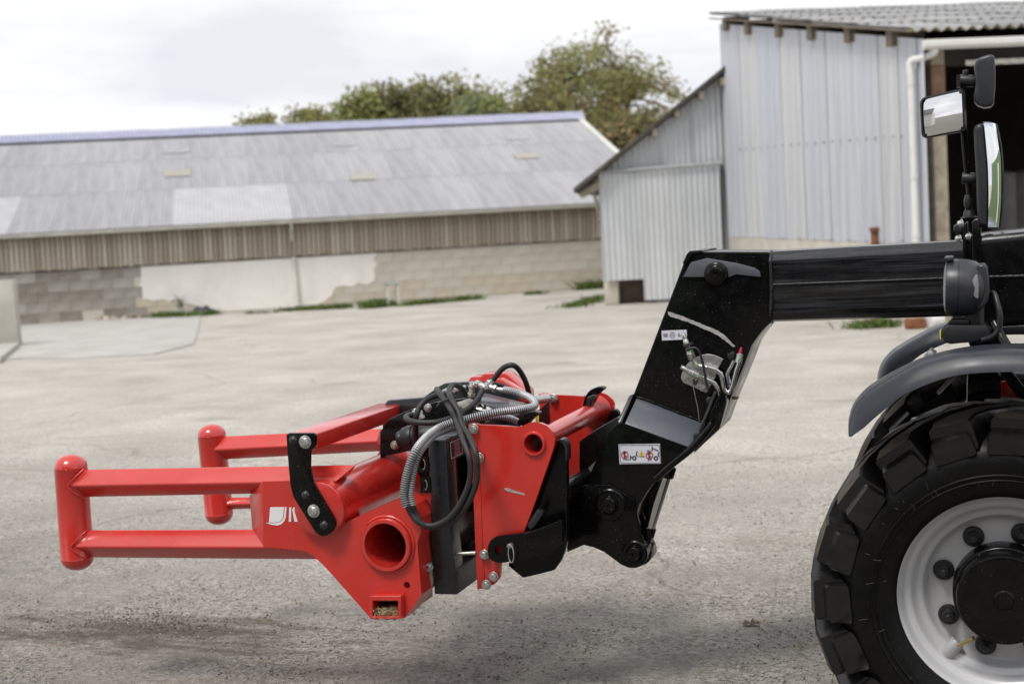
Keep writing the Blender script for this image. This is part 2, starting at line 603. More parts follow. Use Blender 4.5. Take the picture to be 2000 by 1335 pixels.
ys = [-700, -300, -100, -40, -20, -10] + [-5 + i * 0.45 for i in range(101)] + [45, 55, 80, 120, 300, 700]
for y in ys:
    for x in xs:
        mb.v.append(V((x, y, ground_z(x, y))))
nx = len(xs)
for j in range(len(ys) - 1):
    for i in range(nx - 1):
        mb.f.append((j * nx + i, j * nx + i + 1, (j + 1) * nx + i + 1, (j + 1) * nx + i))
        mb.m.append(0)
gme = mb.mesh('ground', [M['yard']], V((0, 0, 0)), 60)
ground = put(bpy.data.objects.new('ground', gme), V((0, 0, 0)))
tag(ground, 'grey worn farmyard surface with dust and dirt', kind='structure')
# paler concrete slab in the left of the yard
M['slab'] = mat('concrete_slab', (0.43, 0.42, 0.40), 0.85, var=0.1, vscale=1.2, bump=0.3, bscale=30, dust=0.45, dcol=(0.33, 0.28, 0.22), dscale=1.5)
sp = [G(x, y) for x, y in [(-300, 662), (0, 638), (200, 624), (392, 616), (388, 640), (378, 672), (300, 692), (150, 700), (40, 700), (-300, 740)]]
mb = MB().prism([V((p.x, p.y, 0.012)) for p in sp], (0, 0, -0.05), bevel=0)
slab = obj('concrete_slab', mb, M['slab'], label='pale concrete apron in front of the long barn', kind='structure')

# ------------------------------------------------------------------ materials of the buildings
M['block_grey'] = mat('block_grey', (0.31, 0.29, 0.255), 0.9, var=0.22, vscale=2.5, bump=0.4, bscale=25)
M['block_grey_light'] = mat('block_grey_light', (0.36, 0.34, 0.305), 0.9, var=0.2, vscale=2.5, bump=0.4, bscale=25)
M['block_dark'] = mat('block_damp', (0.24, 0.22, 0.185), 0.9, var=0.25, vscale=3, bump=0.4, bscale=25)
M['block_tan'] = mat('block_tan', (0.52, 0.485, 0.415), 0.9, var=0.08, vscale=2.5, bump=0.4, bscale=25)
M['block_tan_light'] = mat('block_tan_light', (0.55, 0.515, 0.445), 0.9, var=0.08, vscale=2.5, bump=0.4, bscale=25)
M['block_ochre'] = mat('block_ochre', (0.51, 0.455, 0.36), 0.9, var=0.12, vscale=2.5, bump=0.4, bscale=25)
M['mortar'] = mat('mortar', (0.47, 0.435, 0.37), 0.95, var=0.15, vscale=3, bump=0.4, bscale=40)
M['render_white'] = mat('white_render', (0.82, 0.80, 0.755), 0.85, var=0.06, vscale=1.3, bump=0.25, bscale=14, dust=0.25, dcol=(0.50, 0.46, 0.38), dscale=2.2)
for i, c in enumerate([(0.42, 0.365, 0.29), (0.47, 0.415, 0.335), (0.37, 0.315, 0.245), (0.53, 0.475, 0.39)]):
    M['board%d' % i] = mat('weathered_board', c, 0.85, var=0.3, vscale=3.0, bump=0.4, bscale=20, stretch=(6, 6, 0.7), dust=0.35, dcol=(0.13, 0.10, 0.07), dscale=1.8)
for i, c in enumerate([(0.355, 0.355, 0.372), (0.38, 0.378, 0.392), (0.34, 0.34, 0.358)]):
    M['roof%d' % i] = mat('fibre_cement_roof', c, 0.8, var=0.17, vscale=1.0, bump=0.2, bscale=30, stretch=(5.5, 0.35, 1), dust=0.28, dcol=(0.40, 0.385, 0.37), dscale=1.1)
M['roof_pale'] = mat('fibre_cement_roof_pale', (0.46, 0.46, 0.475), 0.8, var=0.10, vscale=1.0, bump=0.2, bscale=30)
M['roof_lichen'] = mat('roof_lichen', (0.385, 0.38, 0.37), 0.9, col2=(0.43, 0.385, 0.26), vscale=3.0, ramp=(0.46, 0.62))
M['ridge'] = mat('ridge_cap_blue', (0.44, 0.455, 0.575), 0.55, var=0.10, vscale=2)
M['gutter'] = mat('gutter_cream', (0.62, 0.61, 0.54), 0.5, var=0.12, vscale=2, dust=0.2)
M['verge'] = mat('verge_trim', (0.62, 0.63, 0.58), 0.6, var=0.1, vscale=2)
M['shade_dark'] = mat('painted_shade', (0.03, 0.026, 0.022), 0.9, var=0.3, vscale=1.5)  # dark colour carries the shade of interiors and gaps
M['pvc'] = mat('white_pvc', (0.74, 0.74, 0.72), 0.4, var=0.05, vscale=3, dust=0.15)

# ------------------------------------------------------------------ long barn
BA = G(30, 635)
_b = G(1185, 560)
BE = (_b - BA).normalized()                    # along the barn
BN = V((-BE.y, BE.x, 0))                       # away from the yard
def BW(u, v, z):
    return BA + BE * u + BN * v + V((0, 0, z))
def bu(x, y, v=0.0):                           # barn coordinates of a view point on the front plane
    d = ray(x, y)
    t = ((BA - CP).dot(BN) + v) / d.dot(BN)
    p = CP + d * t
    return (p - BA).dot(BE), p.z
UE = bu(1297, 388)[0]
d_ = ray(1130, 232)
t_ = (UE - (CP - BA).dot(BE)) / d_.dot(BE)
p_ = CP + d_ * t_
RV, RZ = (p_ - BA).dot(BN), p_.z               # ridge line of the barn
WT, GZ = 1.215, 2.13
U0 = -9.0
barn = thing('barn', 'long low barn with grey sheet roof, weathered boards and block base wall', 'barn', BW(UE / 2, 4, 0))
BROT = basis(BE, BN, V((0, 0, 1)))
mb = MB()
mb.box(BW((U0 + UE) / 2, 0.12, WT / 2), (UE - U0, 0.20, WT), BROT)
obj('wall', mb, M['mortar'], barn)
# blocks, one by one
rng = random.Random(4)
BLW, BLH = 0.50, WT / 5
bm_ = {}
for key in ('block_grey', 'block_grey_light', 'block_dark', 'block_tan', 'block_tan_light', 'block_ochre'):
    bm_[key] = MB().box((0, 0, 0), (BLW - 0.005, 0.06, BLH - 0.005), bevel=0.003, seg=1).mesh('block', [M[key]], V((0, 0, 0)))
u_grey, u_white = bu(275, 570)[0], bu(733, 530)[0]
k = 0
for r in range(5):
    u = -1.2 + (0.25 if r % 2 else 0)
    while u < UE - 0.3:
        if not (u_grey + 0.15 < u - BLW / 2 and u + BLW / 2 < u_white - 0.3 and r > 1):
            if u < u_grey + 0.1:
                key = rng.choice(['block_grey', 'block_grey', 'block_grey_light', 'block_dark'] if r else ['block_dark', 'block_grey', 'block_tan'])
            else:
                key = rng.choice(['block_tan', 'block_tan', 'block_tan_light', 'block_tan_light'] if r > 1 else ['block_ochre', 'block_tan', 'block_ochre'])
            inst(bm_[key], 'block', BW(u, -0.006 + rng.uniform(-0.0015, 0.0015), BLH * (r + 0.5)), BROT, barn)
        u += BLW
# painted render between the grey and the tan blocks, ragged along its lower and right edge
top = [(275, 519), (735, 492)]
pts = []
for i in range(25):
    f = i / 24
    x = 275 + f * 460
    y = 519 - f * 27 + 1.5
    pts.append((x, y))
rag = [(735, 497), (729, 507), (737, 515), (730, 526), (733, 535), (731, 548), (716, 556), (700, 552), (688, 560), (672, 557), (655, 561), (648, 577), (630, 590), (610, 597), (560, 606), (500, 611), (430, 617), (415, 617), (400, 600), (380, 596), (360, 590), (345, 585), (330, 588), (318, 584), (300, 587), (285, 583), (279, 585), (277, 560), (271, 557), (276, 550)]
front = []
for x, y in pts + rag:
    u, z = bu(x, y, -0.045)
    front.append(BW(u, -0.045, max(0.01, min(z, WT - 0.01))))
mb = MB().prism(front, BN * 0.02, bevel=0)
obj('wall_render', mb, M['render_white'], barn, label='patch of flaking white render on the wall')
# boards, one by one
bw_ = 0.118
bmesh_ = [MB().box((0, 0, 0), (bw_ - 0.020, 0.022, GZ - WT - 0.02), bevel=0.004, seg=1).mesh('board', [M['board%d' % i]], V((0, 0, 0))) for i in range(4)]
u = -1.6
n_ = 0
while u < UE - 0.05:
    me = bmesh_[rng.choice([0, 0, 1, 1, 2, 3])]
    inst(me, 'board', BW(u, -0.07 + rng.uniform(-0.006, 0.006), (WT + GZ) / 2 + 0.02 + rng.uniform(-0.02, 0.012)), BROT, barn)
    u += bw_
mb = MB().box(BW((U0 + UE) / 2, 0.02, (WT + GZ) / 2), (UE - U0, 0.10, GZ - WT), BROT)
obj('board_backing', mb, M['shade_dark'], barn)
mb = MB().box(BW((U0 - 1.7) / 2, -0.07, (WT + GZ) / 2), (-1.7 - U0, 0.03, GZ - WT), BROT)
obj('boarding', mb, M['board1'], barn)
# roof sheets in three courses
SL = V((0, 0, 0)) + BN * (RV + 0.32) + V((0, 0, RZ - GZ))
SLU = SL.normalized()
SLEN = SL.length
RN = BE.cross(SLU).normalized()
def corr(mb, o, ax, ay, nrm, width, length, pitch, amp, per=4, rows=1, mi=0, top=None, skirt=0.0):
    """corrugated sheet from corner o: ax across the ribs, ay along them"""
    n = max(2, int(round(width / pitch * per)))
    b = len(mb.v)
    for i in range(n + 1):
        x = width * i / n
        h = amp * math.cos(2 * PI * x / pitch)
        L = top(x) if top else length
        for k in range(rows + 1):
            mb.v.append(o + ax * x + ay * (L * k / rows) + nrm * h)
    for i in range(n):
        for k in range(rows):
            a = b + i * (rows + 1) + k
            mb.f.append((a, a + rows + 1, a + rows + 2, a + 1))
            mb.m.append(mi)
    return mb
EO = BW(0, -0.32, GZ + 0.02)
SW = 0.95
rows_ = [(0.0, SLEN * 0.36), (SLEN * 0.35, SLEN * 0.34), (SLEN * 0.68, SLEN * 0.325)]
sheetm = {}
for r, (s0, L) in enumerate(rows_):
    for q in range(4):
        mname = ['roof0', 'roof1', 'roof2', 'roof_pale'][q]
        m_ = MB()
        corr(m_, V((0, 0, 0)), V((1, 0, 0)), V((0, 1, 0)), V((0, 0, 1)), SW, L, 0.095, 0.014, 4)
        sheetm[r, q] = m_.mesh('roof_sheet', [M[mname]], V((0, 0, 0)))
SROT = basis(BE, SLU, RN)
pale_u = (bu(375, 430)[0], bu(545, 420)[0])
nsh = int((UE - U0) / SW) + 1
for r, (s0, L) in enumerate(rows_):
    for k in range(nsh):
        u = UE - SW * (k + 1) + 0.02
        q = rng.choice([0, 1, 2])
        if r == 0 and pale_u[0] - 0.5 < u + 0.4 < pale_u[1] - 0.2:
            q = 3
        if r == 0 and u < -0.9 and u > -3.5:
            q = 3
        inst(sheetm[r, q], 'roof_sheet', EO + BE * u + SLU * s0 + RN * (0.005 * r + rng.uniform(0, 0.003)), SROT, barn)
mb = MB().prism([EO + BE * U0 - RN * 0.05, EO + BE * UE - RN * 0.05, EO + BE * UE + SLU * SLEN - RN * 0.05, EO + BE * U0 + SLU * SLEN - RN * 0.05], -RN * 0.08, bevel=0)
obj('roof_deck', mb, M['shade_dark'], barn)
# the far slope, so that the roof is whole
mb = MB()
far_dir = (BN * (RV + 0.32) - V((0, 0, RZ - GZ))).normalized()
top_ = EO + SLU * SLEN
mb.prism([top_ + BE * U0, top_ + BE * UE, top_ + BE * UE + far_dir * SLEN, top_ + BE * U0 + far_dir * SLEN], V((0, 0, -0.1)), bevel=0)
mb.prism([BW(UE - 0.12, 0, 0), BW(UE - 0.12, 2 * RV, 0), BW(UE - 0.12, 2 * RV, GZ), BW(UE - 0.12, RV, RZ - 0.12), BW(UE - 0.12, 0, GZ)], -BE * 0.15, bevel=0)
obj('roof_far_slope', mb, M['roof0'], barn)
# lichen-stained roof lights
for (x, y, w_, h_) in [(708, 348, 48, 13), (1027, 306, 46, 13), (347, 340, 52, 16), (1008, 270, 46, 14), (345, 293, 50, 20), (672, 282, 44, 12)]:
    d = ray(x, y)
    t = (EO - CP).dot(RN) / d.dot(RN)
    p = CP + d * t
    mm = M['roof_lichen'] if y > 300 else M['roof1']
    wm, hm = w_ * t / FPX, h_ * t / FPX * 3.0
    mb = MB()
    corr(mb, p - BE * wm / 2 - SLU * hm / 2 + RN * 0.030, BE, SLU, RN, wm, hm, 0.095, 0.014)
    obj('roof_light', mb, mm, barn)
# ridge cap: corrugated segments
RO_ = EO + SLU * (SLEN - 0.46) + RN * 0.06
seg = MB()
corr(seg, V((0, 0, 0)), V((1, 0, 0)), V((0, 1, 0)), V((0, 0, 1)), 0.95, 0.5, 0.119, 0.036, 6)
o2 = V((0, 0.5, 0))
corr(seg, o2, V((1, 0, 0)), V((0, 0.80, -0.60)), V((0, 0.5, 0.8)), 0.95, 0.45, 0.119, 0.036, 6)
segm = seg.mesh('ridge_tile', [M['ridge']], V((0, 0, 0)), 60)
ridge_up = (SLU * 0.96 + RN * 0.27).normalized()
rn2 = BE.cross(ridge_up).normalized()
for k in range(int((UE - U0) / 0.95) + 1):
    inst(segm, 'ridge_tile', RO_ + BE * (UE - 0.95 * (k + 1) + 0.1) + RN * rng.uniform(0, 0.008), basis(BE, ridge_up, rn2), barn)
mb = MB().prism([RO_ + BE * U0 - RN * 0.07, RO_ + BE * UE - RN * 0.07, RO_ + BE * UE + RN * 0.0, RO_ + BE * U0 + RN * 0.0], SLU * 0.3, bevel=0)
obj('ridge_backing', mb, M['shade_dark'], barn)
# verge trim down the right-hand edge
mb = MB().prism([EO + BE * (UE + 0.06) + RN * 0.07, EO + BE * (UE + 0.06) + SLU * (SLEN - 0.1) + RN * 0.07, EO + BE * (UE + 0.06) + SLU * (SLEN - 0.1) - RN * 0.16, EO + BE * (UE + 0.06) - RN * 0.16], -BE * 0.16, bevel=0.006)
obj('verge_trim', mb, M['verge'], barn)
# gutter and downpipe
mb = MB()
gp = []
for i in range(9):
    a = PI + PI * i / 8
    gp.append((0.09 * math.cos(a), 0.09 * math.sin(a)))
ring = []
for x, z in gp:
    ring.append((x, z))
for x, z in reversed(gp):
    ring.append((x * 0.86, z * 0.86))
mb.prism([BW(U0, -0.42 + x, GZ - 0.0 + z) for x, z in ring], BE * (UE - U0 + 0.1), bevel=0)
gut = obj('gutter', mb, M['gutter'], barn, angle=40)
mb = MB()
u_d = bu(572, 500, -0.1)[0]
mb.tube([BW(u_d, -0.42, GZ - 0.07), BW(u_d, -0.40, GZ - 0.16), BW(u_d, -0.16, GZ - 0.28), BW(u_d, -0.12, GZ - 0.5)], 0.032, 10)
mb.tube([BW(u_d + 0.02, -0.10, WT + 0.02), BW(u_d + 0.04, -0.10, 0.08), BW(u_d + 0.06, -0.16, 0.03)], 0.045, 10)
obj('downpipe', mb, M['gutter'], barn, angle=40)

# ------------------------------------------------------------------ lean-to with the sliding door, at depth LT
LT = 28.6
for i, c in enumerate([(0.62, 0.64, 0.65), (0.585, 0.61, 0.625)]):
    M['tin%d' % i] = mat('galvanised_sheet', c, 0.42, metal=0.25, var=0.10, vscale=1.6, stretch=(1.5, 1.5, 0.25), dust=0.25, dcol=(0.36, 0.37, 0.38), dscale=1.2, rvar=0.08)
M['old_wood'] = mat('old_wood', (0.20, 0.165, 0.125), 0.85, var=0.3, vscale=6, bump=0.3, bscale=30)
M['rusty_wood'] = mat('stained_wood', (0.20, 0.12, 0.08), 0.85, var=0.3, vscale=6)
M['pale_wood'] = mat('pale_wood', (0.36, 0.31, 0.235), 0.85, var=0.25, vscale=6, bump=0.3, bscale=30)
M['roof_edge'] = mat('dark_roof_edge', (0.075, 0.068, 0.06), 0.85, var=0.3, vscale=4)
M['steel_rail'] = mat('rail_steel', (0.40, 0.41, 0.42), 0.5, metal=0.4, var=0.15, vscale=6)
M['rust'] = mat('rusty_steel', (0.20, 0.075, 0.035), 0.85, var=0.35, vscale=14, bump=0.3, bscale=40)
CX = V((RT.x, RT.y, 0)).normalized()
CY = V((-CX.y, CX.x, 0))
LD = (CY + CX * 0.16).normalized()           # depth direction of the lean-to
def LTW(x, y):
    """view point on the lean-to's front wall"""
    d = ray(x, y)
    o = CP + CY * LT
    t = (o - CP).dot(CY) / d.dot(CY)
    return CP + d * t
M['opening_shade'] = mat('brown_shade', (0.10, 0.075, 0.055), 0.9, var=0.25, vscale=3)
lean = thing('lean_to_shed', 'lean-to of grey corrugated sheets with a sliding door beside the tall shed', 'shed', V((LTW(1300, 590).x, LTW(1300, 590).y, 0)))
xl = LTW(1172, 450)
xr = LTW(1424, 450)
Wd = (xr - xl).dot(CX)
vg0, vg1 = LTW(1195, 318), LTW(1422, 136)
def verge_z(s):
    a, b = (vg0 - xl).dot(CX), (vg1 - xl).dot(CX)
    return vg0.z + (vg1.z - vg0.z) * (s - a) / (b - a)
rail_z = LTW(1290, 327).z
base_z = LTW(1190, 548).z
# wall sheets above and beside the door
nS = 4
for k in range(nS):
    s0, s1 = Wd * k / nS, Wd * (k + 1) / nS
    o = V((xl.x, xl.y, 0)) + CX * s0 + V((0, 0, rail_z - 0.3)) + CY * (0.03 if k < 3 else 0.0)
    z0 = rail_z - 0.3
    if k == 3:
        z0 = 0.05
        o.z = z0
    mb = MB()
    corr(mb, o, CX, V((0, 0, 1)), -CY, s1 - s0 + 0.02, 1, 0.115, 0.012, 6, top=lambda x, s0=s0, z0=z0: max(0.05, verge_z(s0 + x) - z0 - 0.02))
    obj('wall_sheet', mb, M['tin%d' % (k % 2)], lean, angle=60)
# sliding door hung in front, made of sheets
dl, dr = LTW(1174, 450), LTW(1406, 450)
dW = (dr - dl).dot(CX)
for k in range(3):
    s0 = dW * k / 3
    o = V((dl.x, dl.y, 0)) + CX * s0 - CY * 0.10
    zb = base_z if k == 0 else (base_z - 0.05 if k == 1 else 0.06)
    if k == 1:
        zb = 0.06
    o.z = zb
    mb = MB()
    corr(mb, o, CX, V((0, 0, 1)), -CY, dW / 3 + 0.02, rail_z - zb, 0.115, 0.012, 6)
    obj('door_sheet', mb, M['tin%d' % ((k + 1) % 2)], lean, angle=60)
mb = MB().tube([LTW(1170, 337) - CY * 0.16, LTW(1407, 319) - CY * 0.16], 0.032, 8)
mb.box(LTW(1404, 313) - CY * 0.15, (0.05, 0.05, 0.14))
obj('door_rail', mb, M['steel_rail'], lean, angle=40)
mb = MB().prism([LTW(1406, 322) - CY * 0.09, LTW(1411, 322) - CY * 0.09, LTW(1416, 560) - CY * 0.09, LTW(1411, 560) - CY * 0.09], CY * 0.05, bevel=0.004)
obj('door_edge', mb, M['roof_edge'], lean)
# low block base at the left corner
bl = V((xl.x, xl.y, 0))
mb = MB().prism([bl + CX * 0.02, bl + CX * 0.30 - CY * 0.0, bl + CX * 0.30 + V((0, 0, base_z)), bl + CX * 0.02 + V((0, 0, base_z))], LD * 1.2, bevel=0.01)
obj('base_block', mb, M['block_tan_light'], lean)
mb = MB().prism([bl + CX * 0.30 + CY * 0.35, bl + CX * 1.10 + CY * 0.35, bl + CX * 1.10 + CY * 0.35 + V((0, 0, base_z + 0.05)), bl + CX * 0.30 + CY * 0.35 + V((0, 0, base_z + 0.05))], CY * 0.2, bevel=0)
obj('base_opening', mb, M['opening_shade'], lean)  # dark brown slab painted as the shade inside the opening
mb = MB().prism([V((bl.x, bl.y, base_z)) + LD * 0.06, V((bl.x, bl.y, base_z)) + LD * 7, V((bl.x, bl.y, verge_z(0) - 0.05)) + LD * 7, V((bl.x, bl.y, verge_z(0) - 0.05)) + LD * 0.06], CX * 0.05, bevel=0)
obj('side_wall', mb, M['tin0'], lean)
# roof slab with its eave overhanging on the left
e0, e1 = LTW(1119, 378), LTW(1426, 130)
rv = (e1 - e0)
mb = MB().prism([e0 - CY * 0.35, e1 - CY * 0.35, e1 + V((0, 0, 0.10)) - CY * 0.35, e0 + V((0, 0, 0.10)) - CY * 0.35], LD * 8, bevel=0.01)
obj('roof', mb, M['roof_edge'], lean)
for (x, y) in [(1275, 258), (1319, 221), (1365, 186), (1408, 160)]:
    p = LTW(x, y)
    mb = MB().box(p + CY * 0.2 + V((0, 0, -0.02)), (0.10, 1.0, 0.15), basis(CX, CY, V((0, 0, 1))), bevel=0.006, seg=1)
    obj('purlin', mb, M['pale_wood'], lean)
mb = MB().prism([LTW(1128, 379) - CY * 0.1, LTW(1137, 388) - CY * 0.1, LTW(1176, 366) - CY * 0.1, LTW(1172, 352) - CY * 0.1], CY * 0.14, bevel=0.006)
mb.prism([LTW(1160, 352) - CY * 0.05, LTW(1173, 342) - CY * 0.05, LTW(1173, 366) - CY * 0.05, LTW(1160, 371) - CY * 0.05], CY * 0.12, bevel=0.006)
obj('rafter_end', mb, M['pale_wood'], lean)
mb = MB().tube([LTW(1160, 376), LTW(1166, 400), LTW(1172, 430)], 0.035, 8)
obj('brace', mb, M['pale_wood'], lean, angle=40)

# ------------------------------------------------------------------ tall shed on the right
SA = G(1800, 635)                       # near corner of its gable wall
SB_ = D(1424, 460, 28.4)
SBg = V((SB_.x, SB_.y, 0))
SD = (SBg - SA).normalized()            # along the gable wall, away from the camera
SE = V((SD.y, -SD.x, 0))                # along the open front, to the right
SLn = (SBg - SA).length
def SWp(x, y, off=0.0):
    """view point on the gable wall"""
    d = ray(x, y)
    n = -SE
    t = (SA + n * off - CP).dot(n) / d.dot(n)
    return CP + d * t
shed = thing('open_shed', 'tall open-fronted shed clad in grey-blue corrugated sheets with a wavy cement roof', 'shed', (SA + SBg) / 2)
zt0, zt1 = SWp(1812, 62).z, SWp(1418, 39).z
zb0, zb1 = SWp(1800, 476).z, SWp(1432, 461).z
s_of = lambda x: (SWp(x, 300) - SA).dot(SD)
for i, c in enumerate([(0.52, 0.545, 0.595), (0.555, 0.565, 0.585), (0.50, 0.53, 0.585), (0.535, 0.555, 0.595)]):
    M['clad%d' % i] = mat('cladding_sheet', c, 0.45, metal=0.2, var=0.14, vscale=1.6, stretch=(5, 5, 0.22), dust=0.3, dcol=(0.47, 0.47, 0.47), dscale=1.6, rvar=0.08)
seams = [1812, 1798, 1760, 1722, 1671, 1620, 1571, 1532, 1489, 1453, 1418]
ss = [s_of(x) for x in seams]
for k in range(len(ss) - 1):
    a, b = ss[k], ss[k + 1]
    zlo = zb0 + (zb1 - zb0) * a / SLn
    o = SA + SD * a + V((0, 0, zlo)) - SE * (0.003 * (k % 2))
    mb = MB()
    corr(mb, o, SD, V((0, 0, 1)), -SE, b - a + 0.04, 1, 0.10, 0.010, 6, top=lambda x, a=a, zlo=zlo: zt0 + (zt1 - zt0) * (a + x) / SLn - zlo - 0.02)
    obj('wall_sheet', mb, M['clad%d' % [0, 3, 1, 0, 3, 0, 1, 2, 1, 0][k % 10]], shed, angle=60)
# screw heads along the rail in the middle of the wall
mb = MB()
for k in range(22):
    f = (k + 0.5) / 22
    x = 1440 + (1788 - 1440) * f ** 1.12
    y = 291 - 28 * (x - 1440) / 348
    p = SWp(x, y, 0.02)
    mb.cyl(p, p - SE * 0.012, 0.020, n=6)
    if k % 2 == 0:
        p = SWp(x, 470 - 6 * (1788 - x) / 348, 0.02)
        mb.cyl(p, p - SE * 0.012, 0.020, n=6)
o = obj('screw', mb, M['steel_rail'], shed)
o['kind'] = 'stuff'
# plinth under the sheets
mb = MB().prism([SA - SD * 0.1, SBg, V((SBg.x, SBg.y, zb1 - 0.01)), V((SA.x, SA.y, zb0 - 0.01)) - SD * 0.1], SE * 0.2, bevel=0.01)
obj('plinth', mb, M['block_tan'], shed)
# roof: one slope falling to the open front
SLr = V((SD.x, SD.y, (zt1 - zt0) / SLn)).normalized()
SRN = SE.cross(SLr).normalized()
RO0 = SA + V((0, 0, zt0 + 0.05)) - SD * 0.35 - SE * 0.18
RL = (SLn + 0.5) / math.hypot(SLr.x, SLr.y)
for i, c in enumerate([(0.27, 0.275, 0.285), (0.31, 0.31, 0.315), (0.24, 0.245, 0.255)]):
    M['wavy%d' % i] = mat('fibre_cement_old', c, 0.85, var=0.35, vscale=2.2, bump=0.3, bscale=30, dust=0.45, dcol=(0.42, 0.40, 0.34), dscale=2.6)
M['lichen_edge'] = mat('lichen_edge', (0.33, 0.31, 0.24), 0.9, col2=(0.48, 0.40, 0.15), vscale=5)
wave = 0.177
for r in range(5):
    for k in range(13):
        mb = MB()
        corr(mb, RO0 + SE * (wave * 6 * k) + SLr * (RL / 5 * r) + SRN * (0.02 * r + 0.006 * (k % 2)), SE, SLr, SRN, wave * 6 + 0.03, RL / 5 + 0.1, wave, 0.03, 6)
        obj('roof_sheet', mb, M['wavy%d' % rng.choice([0, 1, 2])], shed, angle=60)
mb = MB()
for k in range(5):
    corr(mb, RO0 + SE * (wave * 14 * k) - SLr * 0.012 - SRN * 0.004, SE, SLr, SRN, wave * 14, 0.10, wave, 0.03, 6)
obj('roof_edge', mb, M['lichen_edge'], shed, angle=60)
# purlin ends under the verge
for x in (1412, 1455, 1515, 1578, 1651, 1734):
    p = SWp(x, {1412: 47, 1455: 54, 1515: 58, 1578: 63, 1651: 67, 1734: 73}[x], 0.1)
    mb = MB().box(p + SE * 0.26, (0.5, 0.20, 0.25), basis(SE, SD, V((0, 0, 1))), bevel=0.008, seg=1)
    obj('purlin', mb, M['old_wood'], shed)
mb = MB().prism([RO0 - SRN * 0.030, RO0 + SLr * RL - SRN * 0.030, RO0 + SLr * RL - SRN * 0.004, RO0 - SRN * 0.004], SE * 0.02, bevel=0)
obj('verge_board', mb, M['old_wood'], shed)
# posts, gutter, downpipe, back and right wall
post0 = SA + SE * 0.30 - SD * 0.02
mb = MB().box(post0 + V((0, 0, (zt0 - 0.1) / 2)), (0.20, 0.2, zt0 - 0.1), basis(SE, SD, V((0, 0, 1))), bevel=0.01, seg=1)
obj('post', mb, M['pale_wood'], shed)
mb = MB().box(post0 + V((0, 0, 3.32)) - SD * 0.0, (0.206, 0.206, 0.5), basis(SE, SD, V((0, 0, 1))), bevel=0.01, seg=1)
obj('post_shoe', mb, M['rusty_wood'], shed)
mb = MB().box(SA + SE * 6 + SD * 0.1 + V((0, 0, zt0 - 0.30)), (11.6, 0.12, 0.22), basis(SE, SD, V((0, 0, 1))))
obj('lintel', mb, M['shade_dark'], shed)  # darkened to carry the shade under the gutter
mb = MB()
corr(mb, SA + SE * 0.75 + SD * 0.0 + V((0, 0, zt0 - 0.42)), SE, V((0, 0, 1)), -SD, 11, 0.07, wave, 0.03, 6)
obj('light_gap_strip', mb, M['render_white'], shed, angle=60)  # pale strip standing in for light leaking through gaps under the eave
mb = MB()
go = SA - SD * 0.36 - SE * 0.02 + V((0, 0, zt0 - 0.10))
mb.prism([go + (-SD) * 0.10, go + (-SD) * 0.095 - V((0, 0, 0.09)), go + (-SD) * 0.03 - V((0, 0, 0.13)), go + SD * 0.03 - V((0, 0, 0.12)), go + SD * 0.035, go + SD * 0.02, go - SD * 0.085], SE * 12, bevel=0.004)
obj('gutter', mb, M['pvc'], shed)
dp = SA - SD * 0.14 - SE * 0.10
mb = MB()
mb.tube(spline([go + SE * 0.16 - V((0, 0, 0.12)) - SD * 0.03, go + SE * 0.15 - V((0, 0, 0.17)), go + SE * 0.04 - V((0, 0, 0.22)) + SD * 0.1, V((dp.x, dp.y, zt0 - 0.36)), V((dp.x, dp.y, zt0 - 0.60))], 6), 0.052, 12)
mb.tube([V((dp.x, dp.y, zt0 - 0.55)), V((dp.x, dp.y, 0.15))], 0.050, 12)
for z in (zt0 - 0.6, 2.1, 1.3):
    mb.tube([V((dp.x, dp.y, z)), V((dp.x, dp.y, z - 0.07))], 0.057, 12)
obj('downpipe', mb, M['pvc'], shed, angle=40)
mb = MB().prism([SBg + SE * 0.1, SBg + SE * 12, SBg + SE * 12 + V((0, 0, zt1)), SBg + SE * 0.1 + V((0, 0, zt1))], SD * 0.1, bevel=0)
obj('back_wall', mb, M['shade_dark'], shed)
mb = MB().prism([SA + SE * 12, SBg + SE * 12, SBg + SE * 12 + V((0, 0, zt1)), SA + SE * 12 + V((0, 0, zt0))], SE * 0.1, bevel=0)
obj('side_wall', mb, M['shade_dark'], shed)
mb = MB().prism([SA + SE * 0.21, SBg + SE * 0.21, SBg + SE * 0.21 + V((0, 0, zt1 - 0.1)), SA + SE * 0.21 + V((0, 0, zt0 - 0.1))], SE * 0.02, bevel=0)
obj('wall_lining', mb, M['shade_dark'], shed)  # inner skin in the dark colour that carries the shade inside
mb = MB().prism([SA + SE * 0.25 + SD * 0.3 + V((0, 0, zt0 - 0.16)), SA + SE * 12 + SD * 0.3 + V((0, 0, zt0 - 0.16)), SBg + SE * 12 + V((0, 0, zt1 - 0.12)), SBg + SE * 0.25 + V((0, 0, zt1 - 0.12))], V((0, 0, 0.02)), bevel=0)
obj('roof_lining', mb, M['shade_dark'], shed)
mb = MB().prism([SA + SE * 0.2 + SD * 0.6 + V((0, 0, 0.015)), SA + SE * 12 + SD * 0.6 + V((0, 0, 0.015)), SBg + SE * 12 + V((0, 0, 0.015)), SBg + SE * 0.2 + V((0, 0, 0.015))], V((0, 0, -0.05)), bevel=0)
tag(obj('shed_floor', mb, M['shade_dark']), 'floor inside the open shed, its shade painted dark', kind='structure')
